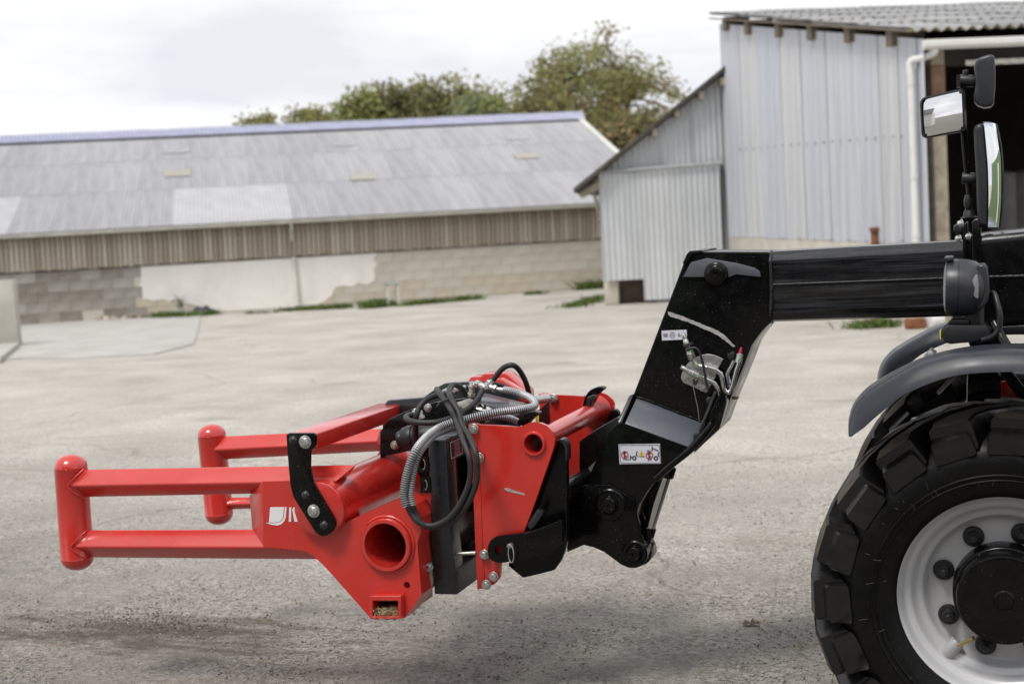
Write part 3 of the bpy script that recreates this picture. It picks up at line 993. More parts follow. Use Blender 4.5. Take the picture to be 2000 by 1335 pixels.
# pale tanks standing in the dark of the shed
M['tank'] = mat('grey_tank', (0.20, 0.20, 0.195), 0.7, var=0.15, vscale=3)
for k, (x, r, lab) in enumerate([(1962, 0.30, 'narrow grey tank standing in the dark open shed'), (2012, 0.42, 'wide grey tank at the right edge inside the open shed')]):
    p = D(x, 440, 24.0)
    mb = MB().lathe([(0, 0), (0, r), (1.9, r), (2.1, r * 0.8), (2.16, r * 0.3), (2.16, 0)], V((p.x, p.y, 0)), (0, 0, 1), 20)
    t = obj('tank', mb, M['tank'], label=lab, cat='tank', group='tanks inside the open shed', base=True)
# rusty pipe leaning on the gable wall
p0 = SWp(1706, 560, 0.16)
p1 = SWp(1708, 448, 0.05)
mb = MB().tube([V((p0.x, p0.y, 0.0)), p1 - V((0, 0, 0.08)), p1], 0.055, 10)
mb.tube([p1 - V((0, 0, 0.03)), p1 + V((0, 0, 0.03))], 0.075, 10)
obj('rusty_pipe', mb, M['rust'], label='short rusty pipe leaning against the grey-blue shed wall', cat='pipe', angle=40, base=True)

# ------------------------------------------------------------------ workshop on the other side of the yard (seen in the mirrors and the paint)
M['dark_clad'] = mat('dark_grey_cladding', (0.060, 0.064, 0.070), 0.6, var=0.2, vscale=1.0, stretch=(2, 2, 0.3))
M['door_green'] = mat('green_door', (0.08, 0.26, 0.06), 0.5, var=0.1)
wsx0, wsx1, wsy, wsh = -9.0, 16.0, -7.5, 5.6
ws = thing('workshop', 'dark grey workshop across the yard, seen only in the mirrors', 'workshop', V(((wsx0 + wsx1) / 2, wsy, 0)))
nP = 10
for k in range(nP):
    mb = MB()
    corr(mb, V((wsx0 + (wsx1 - wsx0) * k / nP, wsy, 0)), V((1, 0, 0)), V((0, 0, 1)), V((0, 1, 0)), (wsx1 - wsx0) / nP, wsh, 0.25, 0.02, 4)
    obj('wall_sheet', mb, M['dark_clad'], ws, angle=60)
mb = MB().prism([V((wsx0, wsy - 0.05, 0)), V((wsx0, wsy - 9, 0)), V((wsx0, wsy - 9, wsh)), V((wsx0, wsy - 4.5, wsh + 1.3)), V((wsx0, wsy - 0.05, wsh))], (wsx1 - wsx0, 0, 0), bevel=0)
obj('shell', mb, M['dark_clad'], ws)
for k, x in enumerate((-6.5, 2.0, 8.0)):
    mb = MB().box((x, wsy + 0.06, 1.8), (3.2, 0.08, 3.6), bevel=0.02)
    obj('door', mb, M['door_green'] if k != 1 else M['shade_dark'], ws)
oh = thing('white_store', 'white rendered store building down the yard, seen only in the mirror', 'building', V((-26, -6, 0)))
mb = MB().prism([V((-30, -2, 0)), V((-22, -11, 0)), V((-22, -11, 3.4)), V((-30, -2, 3.4))], (-5, -5, 0), bevel=0)
obj('wall', mb, M['render_white'], oh)
mb = MB().prism([V((-29.6, -1.6, 3.4)), V((-21.6, -10.9, 3.4)), V((-24, -13.2, 4.8)), V((-32, -4, 4.8))], (0, 0, 0.12), bevel=0)
obj('roof', mb, M['dark_clad'], oh)

# green trailer added beyond the right edge for the tall mirror to reflect
M['green_paint'] = mat('green_trailer_paint', (0.15, 0.215, 0.105), 0.5, var=0.12, vscale=3)
trl = thing('mirror_trailer', 'green trailer added outside the picture on the right for the tall mirror to reflect', 'trailer', V((4.2, 10.5, 0)))
mb = MB().box((4.2, 10.5, 1.55), (3.6, 1.9, 1.3), bevel=0.03)
obj('body', mb, M['green_paint'], trl)
mb = MB().box((3.4, 9.53, 1.6), (0.5, 0.03, 0.9), bevel=0.004)
obj('side_panel', mb, M['render_white'], trl)  # added for the pale strip in the mirror's reflection
mb = MB().box((4.2, 10.5, 0.82), (3.4, 0.9, 0.14), bevel=0.01)
mb.box((1.9, 10.5, 0.75), (1.4, 0.12, 0.12), bevel=0.01)
obj('chassis', mb, M['black'], trl)
for dy in (-0.8, 0.8):
    mb = MB().lathe([(-0.14, 0.2), (-0.14, 0.40), (-0.10, 0.45), (0.10, 0.45), (0.14, 0.40), (0.14, 0.2), (0.05, 0.18), (0.05, 0)], (4.6, 10.5 + dy, 0.45), (0, 1, 0), 28)
    obj('wheel', mb, M['rubber'], trl, angle=40)

# ------------------------------------------------------------------ concrete wall panel on the left
M['conc'] = mat('cast_concrete', (0.46, 0.445, 0.40), 0.85, var=0.10, vscale=2, bump=0.3, bscale=20, dust=0.25, dcol=(0.33, 0.29, 0.22), dscale=2.5)
g0 = G(36, 676)
tt = (g0 - CP).dot(FW)
def CW(x, y):
    d = ray(x, y)
    return CP + d * ((g0 - CP).dot(CY) / d.dot(CY))
pan = thing('wall_panel', 'cream precast concrete wall block at the left edge in front of the barn', 'wall block', V((g0.x - 0.6, g0.y, 0)))
mb = MB().prism([V((CW(-260, 690).x, CW(-260, 690).y, 0)), V((g0.x, g0.y, 0)), CW(25, 546), CW(-260, 562)], CY * 0.22, bevel=0.015)
obj('panel', mb, M['conc'], pan)
mb = MB().prism([G(-260, 712) + V((0, 0, 0.0)), G(2, 708), G(38, 678), G(-260, 694)], V((0, 0, 0.09)), bevel=0.01)
obj('footing', mb, M['conc'], pan)

# ------------------------------------------------------------------ trees beyond the barn
def leafmat(name, c, c2, v=0.4):
    m = mat(name, c, 0.6, col2=c2, vscale=1.1, spec=0.3)
    t = m.node_tree
    b = t.nodes['Principled BSDF']
    tr_ = t.nodes.new('ShaderNodeBsdfTranslucent')
    src = b.inputs['Base Color'].links[0].from_socket
    t.links.new(src, tr_.inputs[0])
    mx_ = t.nodes.new('ShaderNodeMixShader')
    mx_.inputs[0].default_value = 0.38
    t.links.new(b.outputs[0], mx_.inputs[1])
    t.links.new(tr_.outputs[0], mx_.inputs[2])
    t.links.new(mx_.outputs[0], t.nodes['Material Output'].inputs[0])
    return m
LF = {
    'olive': leafmat('leaf_olive', (0.255, 0.26, 0.10), (0.375, 0.37, 0.16)),
    'russet': leafmat('leaf_russet', (0.27, 0.205, 0.105), (0.37, 0.28, 0.15)),
    'green': leafmat('leaf_green', (0.25, 0.28, 0.10), (0.37, 0.40, 0.16)),
    'dark': leafmat('leaf_dark', (0.16, 0.15, 0.07), (0.235, 0.215, 0.10)),
    'bluegreen': leafmat('leaf_bluegreen', (0.20, 0.245, 0.15), (0.29, 0.335, 0.21)),
    'yellow': leafmat('leaf_yellow', (0.33, 0.305, 0.12), (0.46, 0.42, 0.18)),
}
M['bark'] = mat('bark', (0.065, 0.055, 0.042), 0.95, var=0.3, vscale=4, bump=0.4, bscale=12)
def tree(name, label, px, ptop, t, wpx, hpx, kinds, seed, nclus=90, nleaf=70, lsize=0.13, clus=0.6, hollow=0.45, group='trees beyond the barn'):
    """px: trunk position in view, ptop: top of the crown, t: depth, wpx/hpx: crown width and height in view pixels"""
    R = random.Random(seed)
    d = D(px, 600, t)
    top = D(px, ptop, t).z
    W, Hh = wpx / FPX * t / 2, hpx / FPX * t
    base = V((d.x, d.y, 0))
    tr = thing(name, label, 'tree', base, group)
    zc = top - Hh * 0.5
    mbT = MB()
    fork = max(1.0, top - Hh * 0.85)
    mbT.tube(spline([base, base + V((R.uniform(-.1, .1), 0, fork * .5)), base + V((R.uniform(-.2, .2), 0, fork))], 4), 0, 8, rad=[0.26 - 0.015 * i for i in range(9)])
    mbL = MB()
    cl = []
    for i in range(nclus):
        while True:
            a = V((R.gauss(0, 1), R.gauss(0, 1), R.gauss(0, 1))).normalized()
            rr = R.uniform(hollow, 1) ** 0.7
            wob = 0.80 + 0.52 * mnoise.noise(a * 1.7 + V((seed, 0, 0)))
            p = V((a.x * W * rr * wob, a.y * W * 0.9 * rr * wob, a.z * Hh * 0.5 * rr * wob))
            if a.z > -0.75:
                break
        c = base + V((0, 0, zc)) + p
        cl.append(c)
    # limbs to the clusters, gathered in a few boughs
    nb = 7
    boughs = []
    for i in range(nb):
        a = 2 * PI * (i + R.random() * 0.5) / nb
        e = base + V((math.cos(a) * W * 0.45, math.sin(a) * W * 0.45, zc + R.uniform(-0.1, 0.28) * Hh))
        s = base + V((0, 0, fork * R.uniform(0.75, 1.0)))
        mid = (s + e) / 2 + V((0, 0, R.uniform(-0.05, 0.12) * Hh))
        pts = spline([s, mid, e], 5)
        boughs.append(pts)
        mbT.tube(pts, 0, 6, rad=[0.15 - 0.009 * k for k in range(len(pts))])
    for c in cl:
        bp = min((pts[j] for pts in boughs for j in range(3, len(pts))), key=lambda q: (q - c).length)
        mid = (bp + c) / 2 + V((R.uniform(-.2, .2), R.uniform(-.2, .2), R.uniform(0, .25)))
        pts = spline([bp, mid, c], 3)
        mbT.tube(pts, 0, 5, rad=[0.045 - 0.005 * k for k in range(len(pts))])
    for ci, c in enumerate(cl):
        kd = R.choice(range(len(kinds)))
        cr_ = clus * R.uniform(0.6, 1.25)
        n = int(nleaf * R.uniform(0.6, 1.2))
        for j in range(n):
            o = V((R.gauss(0, 1), R.gauss(0, 1), R.gauss(0, 0.75)))
            o = o * (cr_ * 0.5)
            p = c + o
            ax = V((R.uniform(-1, 1), R.uniform(-1, 1), R.uniform(-1, 0.4))).normalized()
            sd = ax.orthogonal().normalized()
            sd = (Matrix.Rotation(R.uniform(0, 2 * PI), 3, ax) @ sd)
            L = lsize * R.uniform(0.6, 1.3)
            b = len(mbL.v)
            up = ax.cross(sd) * 0.15 * L
            mbL.v += [p - ax * L, p - sd * L * 0.5 + up, p + ax * L, p + sd * L * 0.5 + up]
            mbL.f.append((b, b + 1, b + 2, b + 3))
            mbL.m.append(kd if R.random() < 0.8 else R.randrange(len(kinds)))
    obj('trunk', mbT, M['bark'], tr, angle=60)
    obj('crown', mbL, [LF[k] for k in kinds], tr, angle=0)
    return tr
tree('tree', 'big broad olive and russet tree rising behind the right end of the barn', 1168, 58, 58, 420, 330, ['olive', 'olive', 'russet', 'green'], 11, nclus=185, nleaf=98, lsize=0.10, clus=0.74, hollow=0.30)
tree('tree', 'bright green tree at the left end of the tree group above the barn ridge', 725, 176, 54, 110, 130, ['green', 'yellow', 'green'], 12, nclus=70, nleaf=50, lsize=0.12, clus=0.55)
tree('tree', 'dark brown-green tree just right of the bright green one', 790, 164, 55, 125, 140, ['dark', 'olive'], 13, nclus=70, nleaf=65, lsize=0.12, clus=0.55)
tree('tree', 'taller feathery olive tree with loose top in the middle of the tree group', 858, 134, 57, 130, 170, ['olive', 'dark', 'olive'], 14, nclus=80, nleaf=36, lsize=0.11, clus=0.6, hollow=0.2)
tree('tree', 'thin yellowish tree with bare twigs between the feathery olive tree and the big tree', 935, 138, 57, 130, 160, ['yellow', 'olive'], 15, nclus=70, nleaf=30, lsize=0.11, clus=0.55, hollow=0.15)
tree('tree', 'low blue-green conifer-like tree close above the barn ridge', 960, 186, 53, 140, 110, ['bluegreen', 'green'], 16, nclus=80, nleaf=75, lsize=0.11, clus=0.5)
tree('tree', 'low olive tree in front of the big tree, above the ridge', 1080, 182, 52, 140, 120, ['olive', 'yellow', 'dark'], 17, nclus=80, nleaf=62, lsize=0.12, clus=0.55)
tree('tree', 'dense low tree in the gap between barn roof and lean-to roof', 1262, 205, 50, 170, 200, ['olive', 'russet', 'dark'], 18, nclus=110, nleaf=62, lsize=0.12, clus=0.6)
tree('tree', 'small pale shrub-like tree far left, just showing over the ridge', 528, 212, 60, 90, 90, ['yellow', 'olive'], 19, nclus=45, nleaf=45, lsize=0.11, clus=0.5)
tree('tree', 'low pale olive tree showing over the ridge left of the bright green tree', 625, 208, 60, 130, 90, ['yellow', 'green', 'olive'], 20, nclus=60, nleaf=45, lsize=0.11, clus=0.5)
tree('tree', 'leafy tree seen between the big tree and the lean-to verge', 1190, 215, 55, 140, 190, ['dark', 'olive', 'russet'], 21, nclus=70, nleaf=60, lsize=0.12, clus=0.6)

# ------------------------------------------------------------------ plants and litter along the barn
M['grass'] = mat('grass', (0.07, 0.12, 0.025), 0.7, col2=(0.13, 0.17, 0.045), vscale=6, spec=0.25)
M['weed'] = mat('weed', (0.075, 0.08, 0.03), 0.8, col2=(0.12, 0.105, 0.045), vscale=5, spec=0.2)
R2 = random.Random(77)
mb = MB()
def blades(x0, y0, x1, y1, n, h, spread):
    for i in range(n):
        f = R2.random()
        p = G(x0 + (x1 - x0) * f, y0 + (y1 - y0) * f)
        p = p + V((R2.gauss(0, spread), R2.gauss(0, spread), 0))
        p.z = ground_z(p.x, p.y)
        a = R2.uniform(0, 2 * PI)
        hh = h * R2.uniform(0.4, 1.2)
        wv = V((math.cos(a), math.sin(a), 0)) * 0.014
        ln = V((R2.gauss(0, 0.4), R2.gauss(0, 0.4), 1)) * hh
        b = len(mb.v)
        mb.v += [p - wv, p + wv, p + ln * 0.6 + wv * 0.8, p + ln + V((ln.x, ln.y, 0)) * 0.4]
        mb.f.append((b, b + 1, b + 2, b + 3))
        mb.m.append(0)
blades(585, 606, 682, 601, 700, 0.13, 0.12)
blades(712, 602, 752, 598, 420, 0.20, 0.12)
blades(785, 597, 935, 584, 800, 0.13, 0.10)
blades(1030, 575, 1062, 573, 160, 0.10, 0.08)
blades(1130, 566, 1185, 561, 400, 0.22, 0.10)
blades(1112, 600, 1186, 580, 700, 0.10, 0.16)
blades(305, 620, 375, 618, 600, 0.15, 0.14)
blades(395, 616, 422, 613, 200, 0.12, 0.08)
blades(545, 608, 580, 606, 160, 0.10, 0.08)
blades(1672, 640, 1735, 637, 500, 0.12, 0.12)
blades(480, 612, 540, 610, 120, 0.07, 0.06)
obj('grass', mb, M['grass'], angle=0, label='tufts of green grass along the foot of the walls', kind='stuff')
# bush against the white render
p = G(349, 614)
bush = thing('weed_bush', 'brownish green weed bush growing against the white barn wall', 'bush', p)
mbL, mbT = MB(), MB()
for i in range(26):
    a, h = R2.uniform(0, 2 * PI), R2.uniform(0.25, 0.62)
    if i == 0:
        h = 0.82
    e = p + V((math.cos(a) * 0.28 * R2.random(), math.sin(a) * 0.2 * R2.random(), h))
    mbT.tube([p, (p + e) / 2 + V((0, 0, 0.03)), e], 0.007, 4)
    for j in range(26):
        q = p.lerp(e, R2.uniform(0.25, 1.0)) + V((R2.gauss(0, 0.04), R2.gauss(0, 0.04), R2.gauss(0, 0.04)))
        ax = V((R2.gauss(0, 1), R2.gauss(0, 1), R2.gauss(0, 1))).normalized()
        sd = ax.orthogonal().normalized() * 0.02
        b = len(mbL.v)
        mbL.v += [q - ax * 0.04, q + sd, q + ax * 0.04, q - sd]
        mbL.f.append((b, b + 1, b + 2, b + 3))
        mbL.m.append(0)
obj('stem', mbT, M['weed'], bush, angle=0)
obj('foliage', mbL, M['weed'], bush, angle=0)
# crumpled tarpaulin beside it
M['tarp'] = mat('dark_tarp', (0.055, 0.058, 0.072), 0.5, var=0.2, vscale=5)
p = G(394, 614)
mb = MB()
n = 18
for j in range(n + 1):
    for i in range(n + 1):
        u, v = i / n * 2 - 1, j / n * 2 - 1
        h = max(0, 1 - (u * u + v * v)) ** 0.7 * 0.20 * (0.8 + 0.9 * mnoise.noise(V((u * 2.3, v * 2.3, 5)))) + 0.03 * mnoise.noise(V((u * 6, v * 6, 1)))
        mb.v.append(p + BE * (u * 0.40) + BN * (v * 0.24) + V((0, 0, max(0.002, h))))
for j in range(n):
    for i in range(n):
        a = j * (n + 1) + i
        mb.f.append((a, a + 1, a + n + 2, a + n + 1))
        mb.m.append(0)
obj('tarpaulin', mb, M['tarp'], label='crumpled dark tarpaulin lying by the barn wall beside the bush', cat='tarpaulin', angle=40, base=True)
# little stand with a basin
p = G(770, 597)
st = thing('trestle_stand', 'small pale metal stand against the tan barn blocks', 'stand', p)
for du, dv in ((-0.13, 0), (0.10, 0), (-0.13, 0.25), (0.10, 0.25)):
    mb = MB().box(p + BE * du + BN * dv + V((0, 0, 0.25)), (0.05, 0.05, 0.5), BROT)
    obj('leg', mb, M['verge'], st)
mb = MB().box(p - BE * 0.01 + BN * 0.12 + V((0, 0, 0.52)), (0.34, 0.34, 0.05), BROT, bevel=0.008, seg=1)
obj('top', mb, M['steel_rail'], st)
mb = MB().lathe([(0, 0), (0, 0.10), (0.09, 0.13), (0.085, 0.12), (0.01, 0.09), (0.01, 0)], p + BE * 0.0 + BN * 0.1, (0, 0, 1), 16)
obj('basin', mb, M['plastic'], label='black rubber basin under the small metal stand', cat='basin', base=True)
# broken bricks and a rusty bar at the foot of the grey blocks
mb = MB()
for i in range(26):
    x = R2.uniform(185, 285)
    q = G(x, 626 - (x - 185) * 0.055 - R2.uniform(-1, 4))
    s = R2.uniform(0.04, 0.11)
    mb.box(q + V((0, 0, s * 0.3)), (s * 1.6, s, s * 0.7), Matrix.Rotation(R2.uniform(0, 6), 3, V((R2.random(), R2.random(), 1)).normalized()), mi=R2.choice([0, 0, 1, 2]))
obj('rubble', mb, [M['block_dark'], M['rust'], M['block_tan_light']], label='broken bits of block and brick at the foot of the grey block wall', kind='stuff')
q = G(1815, 640)
mb = MB().lathe([(0, 0), (0, 0.09), (0.01, 0.1), (0.19, 0.1), (0.2, 0.09), (0.2, 0)], q + V((0, 0, 0.10)), SE + V((0, .3, 0)), 16)
obj('white_drum', mb, M['pvc'], label='small white drum lying at the shed corner under the boom', cat='drum', angle=40)
q = G(1788, 641)
mb = MB().box(q + V((0, 0, 0.07)), (0.26, 0.16, 0.14), Matrix.Rotation(0.4, 3, 'Z'), bevel=0.02)
obj('rusty_block', mb, M['rust'], label='rusty lump of scrap beside the white drum at the shed corner', cat='scrap', base=True)

# straw, chips and crumbs lying on the yard
mb = MB()
for i in range(150):
    if R2.random() < 0.75:
        q = G(R2.uniform(0, 1700), R2.uniform(1080, 1330))
    else:
        q = G(R2.uniform(0, 2000), R2.uniform(760, 1000))
    a = R2.gauss(0.3, 0.9)
    L = R2.uniform(0.01, 0.038)
    c = V((math.cos(a), math.sin(a), 0))
    s = V((-c.y, c.x, 0))
    z = V((0, 0, ground_z(q.x, q.y) + 0.006))
    mb.tube([V((q.x, q.y, 0)) + z - c * L, V((q.x, q.y, 0)) + z + s * L * R2.uniform(-.2, .2) + V((0, 0, 0.003)), V((q.x, q.y, 0)) + z + c * L], 0.0014, 4)
obj('straw_litter', mb, M['hay'], angle=0, label='bits of straw scattered over the yard', kind='stuff')
def crumbs(name, label, n, fn, smin, smax, mats, seed):
    R = random.Random(seed)
    mb = MB()
    for i in range(n):
        q = fn(R)
        s = smin * (smax / smin) ** (R.random() ** 2.2)
        z = ground_z(q.x, q.y)
        c = V((q.x, q.y, z + s * 0.25))
        ra = [s * R.uniform(0.6, 1.1) for _ in range(6)]
        mb.add([c + V((ra[0], 0, 0)), c + V((0, ra[1], 0)), c - V((ra[2], 0, 0)), c - V((0, ra[3], 0)), c + V((s * .2, 0, ra[4] * 0.7)), c - V((0, 0, ra[5] * .7))],
               [(0, 1, 4), (1, 2, 4), (2, 3, 4), (3, 0, 4), (1, 0, 5), (2, 1, 5), (3, 2, 5), (0, 3, 5)], R.randrange(len(mats)))
    return obj(name, mb, mats, angle=60, label=label, kind='stuff')
M['grit_dark'] = mat('grit_dark', (0.115, 0.10, 0.085), 0.9)
M['grit_mid'] = mat('grit_mid', (0.20, 0.18, 0.155), 0.9)
M['grit_pale'] = mat('grit_pale', (0.36, 0.34, 0.31), 0.9)
crumbs('gravel', 'loose grit and small stones on the yard', 30000, lambda R: G(R.uniform(-100, 2100), 1345 - 480 * R.random() ** 1.2), 0.0016, 0.0080, [M['grit_dark'], M['grit_mid'], M['grit_mid'], M['grit_pale'], M['grit_pale']], 5)
M['muck'] = mat('muck', (0.085, 0.066, 0.05), 0.9)
def muckpt(R):
    x = R.gauss(250, 120)
    return G(x, R.choice((1208, 1212, 1240)) + (x - 250) * 0.05 + R.gauss(0, 15))
crumbs('muck', 'dark crumbs of muck lying on the yard at lower left', 2600, muckpt, 0.002, 0.009, [M['muck'], M['muck'], M['grit_dark']], 6)
# dead leaf on the yard
q = G(1468, 1216)
M['leaf_dead'] = mat('dead_leaf', (0.10, 0.075, 0.045), 0.8, var=0.35, vscale=40)
mb = MB()
lp = [(-.042, 0, .002), (-.03, .022, .016), (-.012, .012, .004), (0, .03, .02), (.016, .014, .006), (.028, .018, .014), (.034, 0, .004), (.02, -.018, .012), (.004, -.012, .003), (-.014, -.026, .015), (-.03, -.012, .004)]
b = [q + V((x, y, z + ground_z(q.x, q.y) + 0.004)) for x, y, z in lp]
c = q + V((0, 0, ground_z(q.x, q.y) + 0.012))
mb.add(b + [c], [(i, (i + 1) % 11, 11) for i in range(11)])
mb.tube([q + V((.03, 0, .01)), q + V((.05, -.008, .012)), q + V((.07, -.025, .006))], 0.002, 5, mi=1)
obj('dead_leaf', mb, [M['leaf_dead'], M['hay']], label='curled dead leaf on the yard left of the tyre', cat='leaf', base=True)

# ================================================================== RED BALE GRIPPER
Ya, Yb = 4.56, 5.36
grip = thing('bale_gripper', 'red bale gripper attachment with two arms carried on the black boom', 'loader attachment', V((P(850, 1000, 5).x, 5.0, P(723, 1207, Ya).z)))
def diamond(tl, tr, bl, br, Y, mb, rd=0.010, shear=0.0):
    """square tube on edge between two ends: rounded edges"""
    def ring(t, b):
        T, B = P(t[0], t[1], Y), P(b[0], b[1], Y)
        c, a = (T + B) / 2, (T - B).length / 2
        cor = [V((0, 0, a)), V((0, -a, 0)), V((0, 0, -a)), V((0, a, 0))]
        out = []
        for i in range(4):
            p, q, n = cor[i], cor[i - 1], cor[(i + 1) % 4]
            s, e = p + (q - p).normalized() * rd, p + (n - p).normalized() * rd
            for k in range(4):
                f = k / 3
                out.append(c + (s * (1 - f) ** 2 + p * 2 * f * (1 - f) + e * f * f))
        return out
    A, B = ring(tl, bl), ring(tr, br)
    cz = (P(*tr, Y).z + P(*br, Y).z) / 2
    B = [V((p.x + shear * (p.z - cz), p.y, p.z)) for p in B]
    n = len(A)
    mb.add(A + B, [(i, (i + 1) % n, n + (i + 1) % n, n + i) for i in range(n)] + [tuple(range(n - 1, -1, -1)), tuple(range(n, 2 * n))])
def post(p0, p1, r, mb):
    p0, p1 = V(p0), V(p1)
    L = (p1 - p0).length
    pr = []
    dome = 0.78 * r
    for i in range(7):
        a = PI / 2 * i / 6
        pr.append((-dome * math.cos(a), r * math.sin(a)))
    pr += [(0.0005, r + 0.0012), (0.003, r)]
    pr += [(L - 0.003, r), (L - 0.0005, r + 0.0012)]
    for i in range(7):
        a = PI / 2 * i / 6
        pr.append((L + dome * math.sin(a), r * math.cos(a)))
    mb.lathe(pr, p0, p1 - p0, 36)
def weld(mb, pts, r, seed=0, n=6):
    R = random.Random(seed)
    pts = [V(p) for p in pts]
    off = R.uniform(0, 50)
    mb.tube(pts, r, n, rad=[r * (1 + 0.28 * mnoise.noise(V((i * 0.45, off, 0))) + R.uniform(-0.05, 0.05)) for i in range(len(pts))])
# near arm
mb = MB()
post(P(138.5, 911, Ya), P(151, 1088, Ya), 0.0625, mb)
obj('post', mb, M['red'], grip, angle=50)
mb = MB()
diamond((140, 915), (668, 905.5), (140, 972), (668, 962.5), Ya, mb, shear=1.15)
obj('arm_bar', mb, M['red'], grip, angle=50)
mb = MB()
diamond((150, 1033), (640, 1030.5), (150, 1089), (640, 1093), Ya, mb)
obj('arm_bar', mb, M['red'], grip, angle=50)
mb = MB()
for (bx, by, s) in ((143, 943, 1), (149, 1061, 2)):
    c = P(bx, by, Ya)
    w_ = []
    for i in range(25):
        a = -1.0 + 2.0 * i / 24
        w_.append(c + V((0.018 + 0.050 * abs(a), -0.062 * math.cos(a * 1.2) + 0.0, 0.058 * a)))
    mb = MB()
    weld(mb, w_, 0.0022, s)
    obj('weld_bead', mb, M['red'], grip, angle=60)
# near cheek plate
Yf = 4.50
ring_c = P(757, 1062, Yf)
cheek = [(512, 940), (560, 938.5), (576, 938), (590, 950), (625, 1000), (655, 1032), (690, 1012), (740, 990), (783, 974), (806, 988), (820, 1012), (822, 1038), (815, 1059), (819, 1110), (823, 1160), (808, 1184), (790, 1206), (724, 1207), (680, 1157), (640, 1112), (626, 1098), (612, 1085), (600, 1077.5), (588, 1074), (540, 1069.5), (515, 1068)]
sq = PL([(728, 1173), (777, 1173), (777, 1202), (728, 1202)], Yf)
mb = MB().prism(PL(cheek, Yf), (0, 0.13, 0), holes=[circ(ring_c, 0.088, 36), sq, circ(P(794.6, 1142, Yf), 0.0125, 14)], bevel=0.0)
ck = obj('cheek_plate', mb, M['red'], grip)
# facets closing the box at its left and right end
mb = MB()
mb.prism([P(513, 939, Yf), P(487, 967, Ya), P(492, 1032, Ya), P(516, 1068.5, Yf)], (0.012, 0.008, 0), bevel=0.002)
mb.prism([P(815, 1059, Yf), P(836, 1043, Yf + 0.11), P(844, 1148, Yf + 0.11), P(823, 1160, Yf)], (-0.012, 0.006, 0), bevel=0.002)
mb.prism([P(823, 1160, Yf), P(844, 1148, Yf + 0.11), P(808, 1196, Yf + 0.11), P(790, 1206, Yf)], (-0.010, 0.004, 0.01), bevel=0.002)
mb.prism([P(822, 1038, Yf), P(815, 1059, Yf), P(836, 1043, Yf + 0.11), P(838, 1022, Yf + 0.11)], (-0.010, 0.006, 0), bevel=0.002)
obj('cheek_facet', mb, M['red'], grip)
# hollow cross tube with its weld collar
mb = MB()
mb.lathe([(-0.022, 0.079), (-0.022, 0.091), (-0.018, 0.094), (0.012, 0.095), (0.9, 0.095), (0.9, 0.079)], ring_c, (0, 1, 0), 48, closed=True)
obj('cross_tube', mb, M['red_worn'], grip, angle=40)
mb = MB()
w_ = [V((ring_c.x + 0.099 * math.cos(a), Yf - 0.002, ring_c.z + 0.099 * math.sin(a))) for a in [2 * PI * i / 90 for i in range(91)]]
weld(mb, w_, 0.006, 3)
obj('weld_bead', mb, M['red'], grip, angle=60)
# capped cross tube
cap_c = P(622.5, 994, 4.462)
mb = MB()
mb.lathe([(0, 0), (0, 0.093), (0.002, 0.096), (0.010, 0.0965), (0.0105, 0.0945), (0.014, 0.0945), (0.0145, 0.0975), (0.95, 0.0975), (0.95, 0)], cap_c, (0, 1, 0), 56)
obj('cross_tube', mb, M['red_worn'], grip, angle=40)
# upper square cross bar
a0, a1 = P(563, 845, 4.50), P(620, 845, 4.50)
zb_ = P(620, 877, 4.50).z
mb = MB()
mb.prism([V((a0.x, 4.49, zb_)), V((a1.x, 4.49, zb_)), V((a1.x, 4.49, a1.z)), V((a0.x, 4.49, a1.z))], (0, 0.80, 0), bevel=0.008, seg=3)
obj('cross_bar', mb, M['red'], grip)
# black link plate with its bolts
lk = zp([(62, 100), (68, 90), (80, 85), (236, 85), (247, 90), (252, 102), (252, 160), (240, 184), (222, 200), (216, 220), (216, 300), (224, 360), (240, 415), (262, 452), (372, 640), (380, 668), (378, 695), (360, 728), (330, 750), (298, 757), (268, 745), (248, 725), (112, 508), (98, 470), (88, 420), (78, 330), (70, 210)], 540, 820, 3.338)
lk = [(x + (0.5 if i % 2 else 0), y) for i, (x, y) in enumerate(lk)]
mb = MB().prism(PL(lk, 4.445), (0, 0.016, 0), bevel=0.003)
link = obj('link_plate', mb, M['black'], grip)
# shared fasteners
def hexbolt(r=0.013, h=0.010, mats=('zinc',)):
    m_ = MB()
    m_.lathe([(0, 0), (0, r * 1.42), (-0.0025, r * 1.42), (-0.003, r * 1.36), (-0.003, 0)], (0, 0, 0), (0, 1, 0), 24)
    pts = [V((r * 1.1 * math.cos(PI / 3 * i + 0.2), -0.003, r * 1.1 * math.sin(PI / 3 * i + 0.2))) for i in range(6)]
    m_.prism(pts, (0, -h, 0), bevel=0.0012, seg=1)
    m_.lathe([(-0.003 - h, r * 0.7), (-0.005 - h, r * 0.66), (-0.005 - h, 0)], (0, 0, 0), (0, 1, 0), 14)
    return m_.mesh('bolt', [M[mats[0]]], V((0, 0, 0)))
def domebolt(r=0.015):
    m_ = MB()
    m_.lathe([(0, r * 1.05)] + [(-r * 0.62 * math.sin(a), r * math.cos(a)) for a in (0.05, 0.4, 0.8, 1.1, 1.35)] + [(-r * 0.62, 0)], (0, 0, 0), (0, 1, 0), 20)
    return m_.mesh('bolt', [M['slate']], V((0, 0, 0)), 60)
BOLT_M = hexbolt(0.0125, 0.011)
BOLT, BOLT_S, DOME = hexbolt(0.0165, 0.014), hexbolt(0.011, 0.010), domebolt(0.0155)
NUT_D = hexbolt(0.012, 0.010, ('zinc_dull',))
for (x, y) in zp([(108, 133), (188, 490), (308, 685)], 540, 820, 3.338):
    inst(DOME, 'bolt', P(x, y, 4.445), None, grip)
for (x, y) in zp([(188, 142), (244, 592)], 540, 820, 3.338):
    inst(BOLT, 'bolt', P(x, y, 4.444), Matrix.Rotation(0.4, 3, 'Y'), grip)
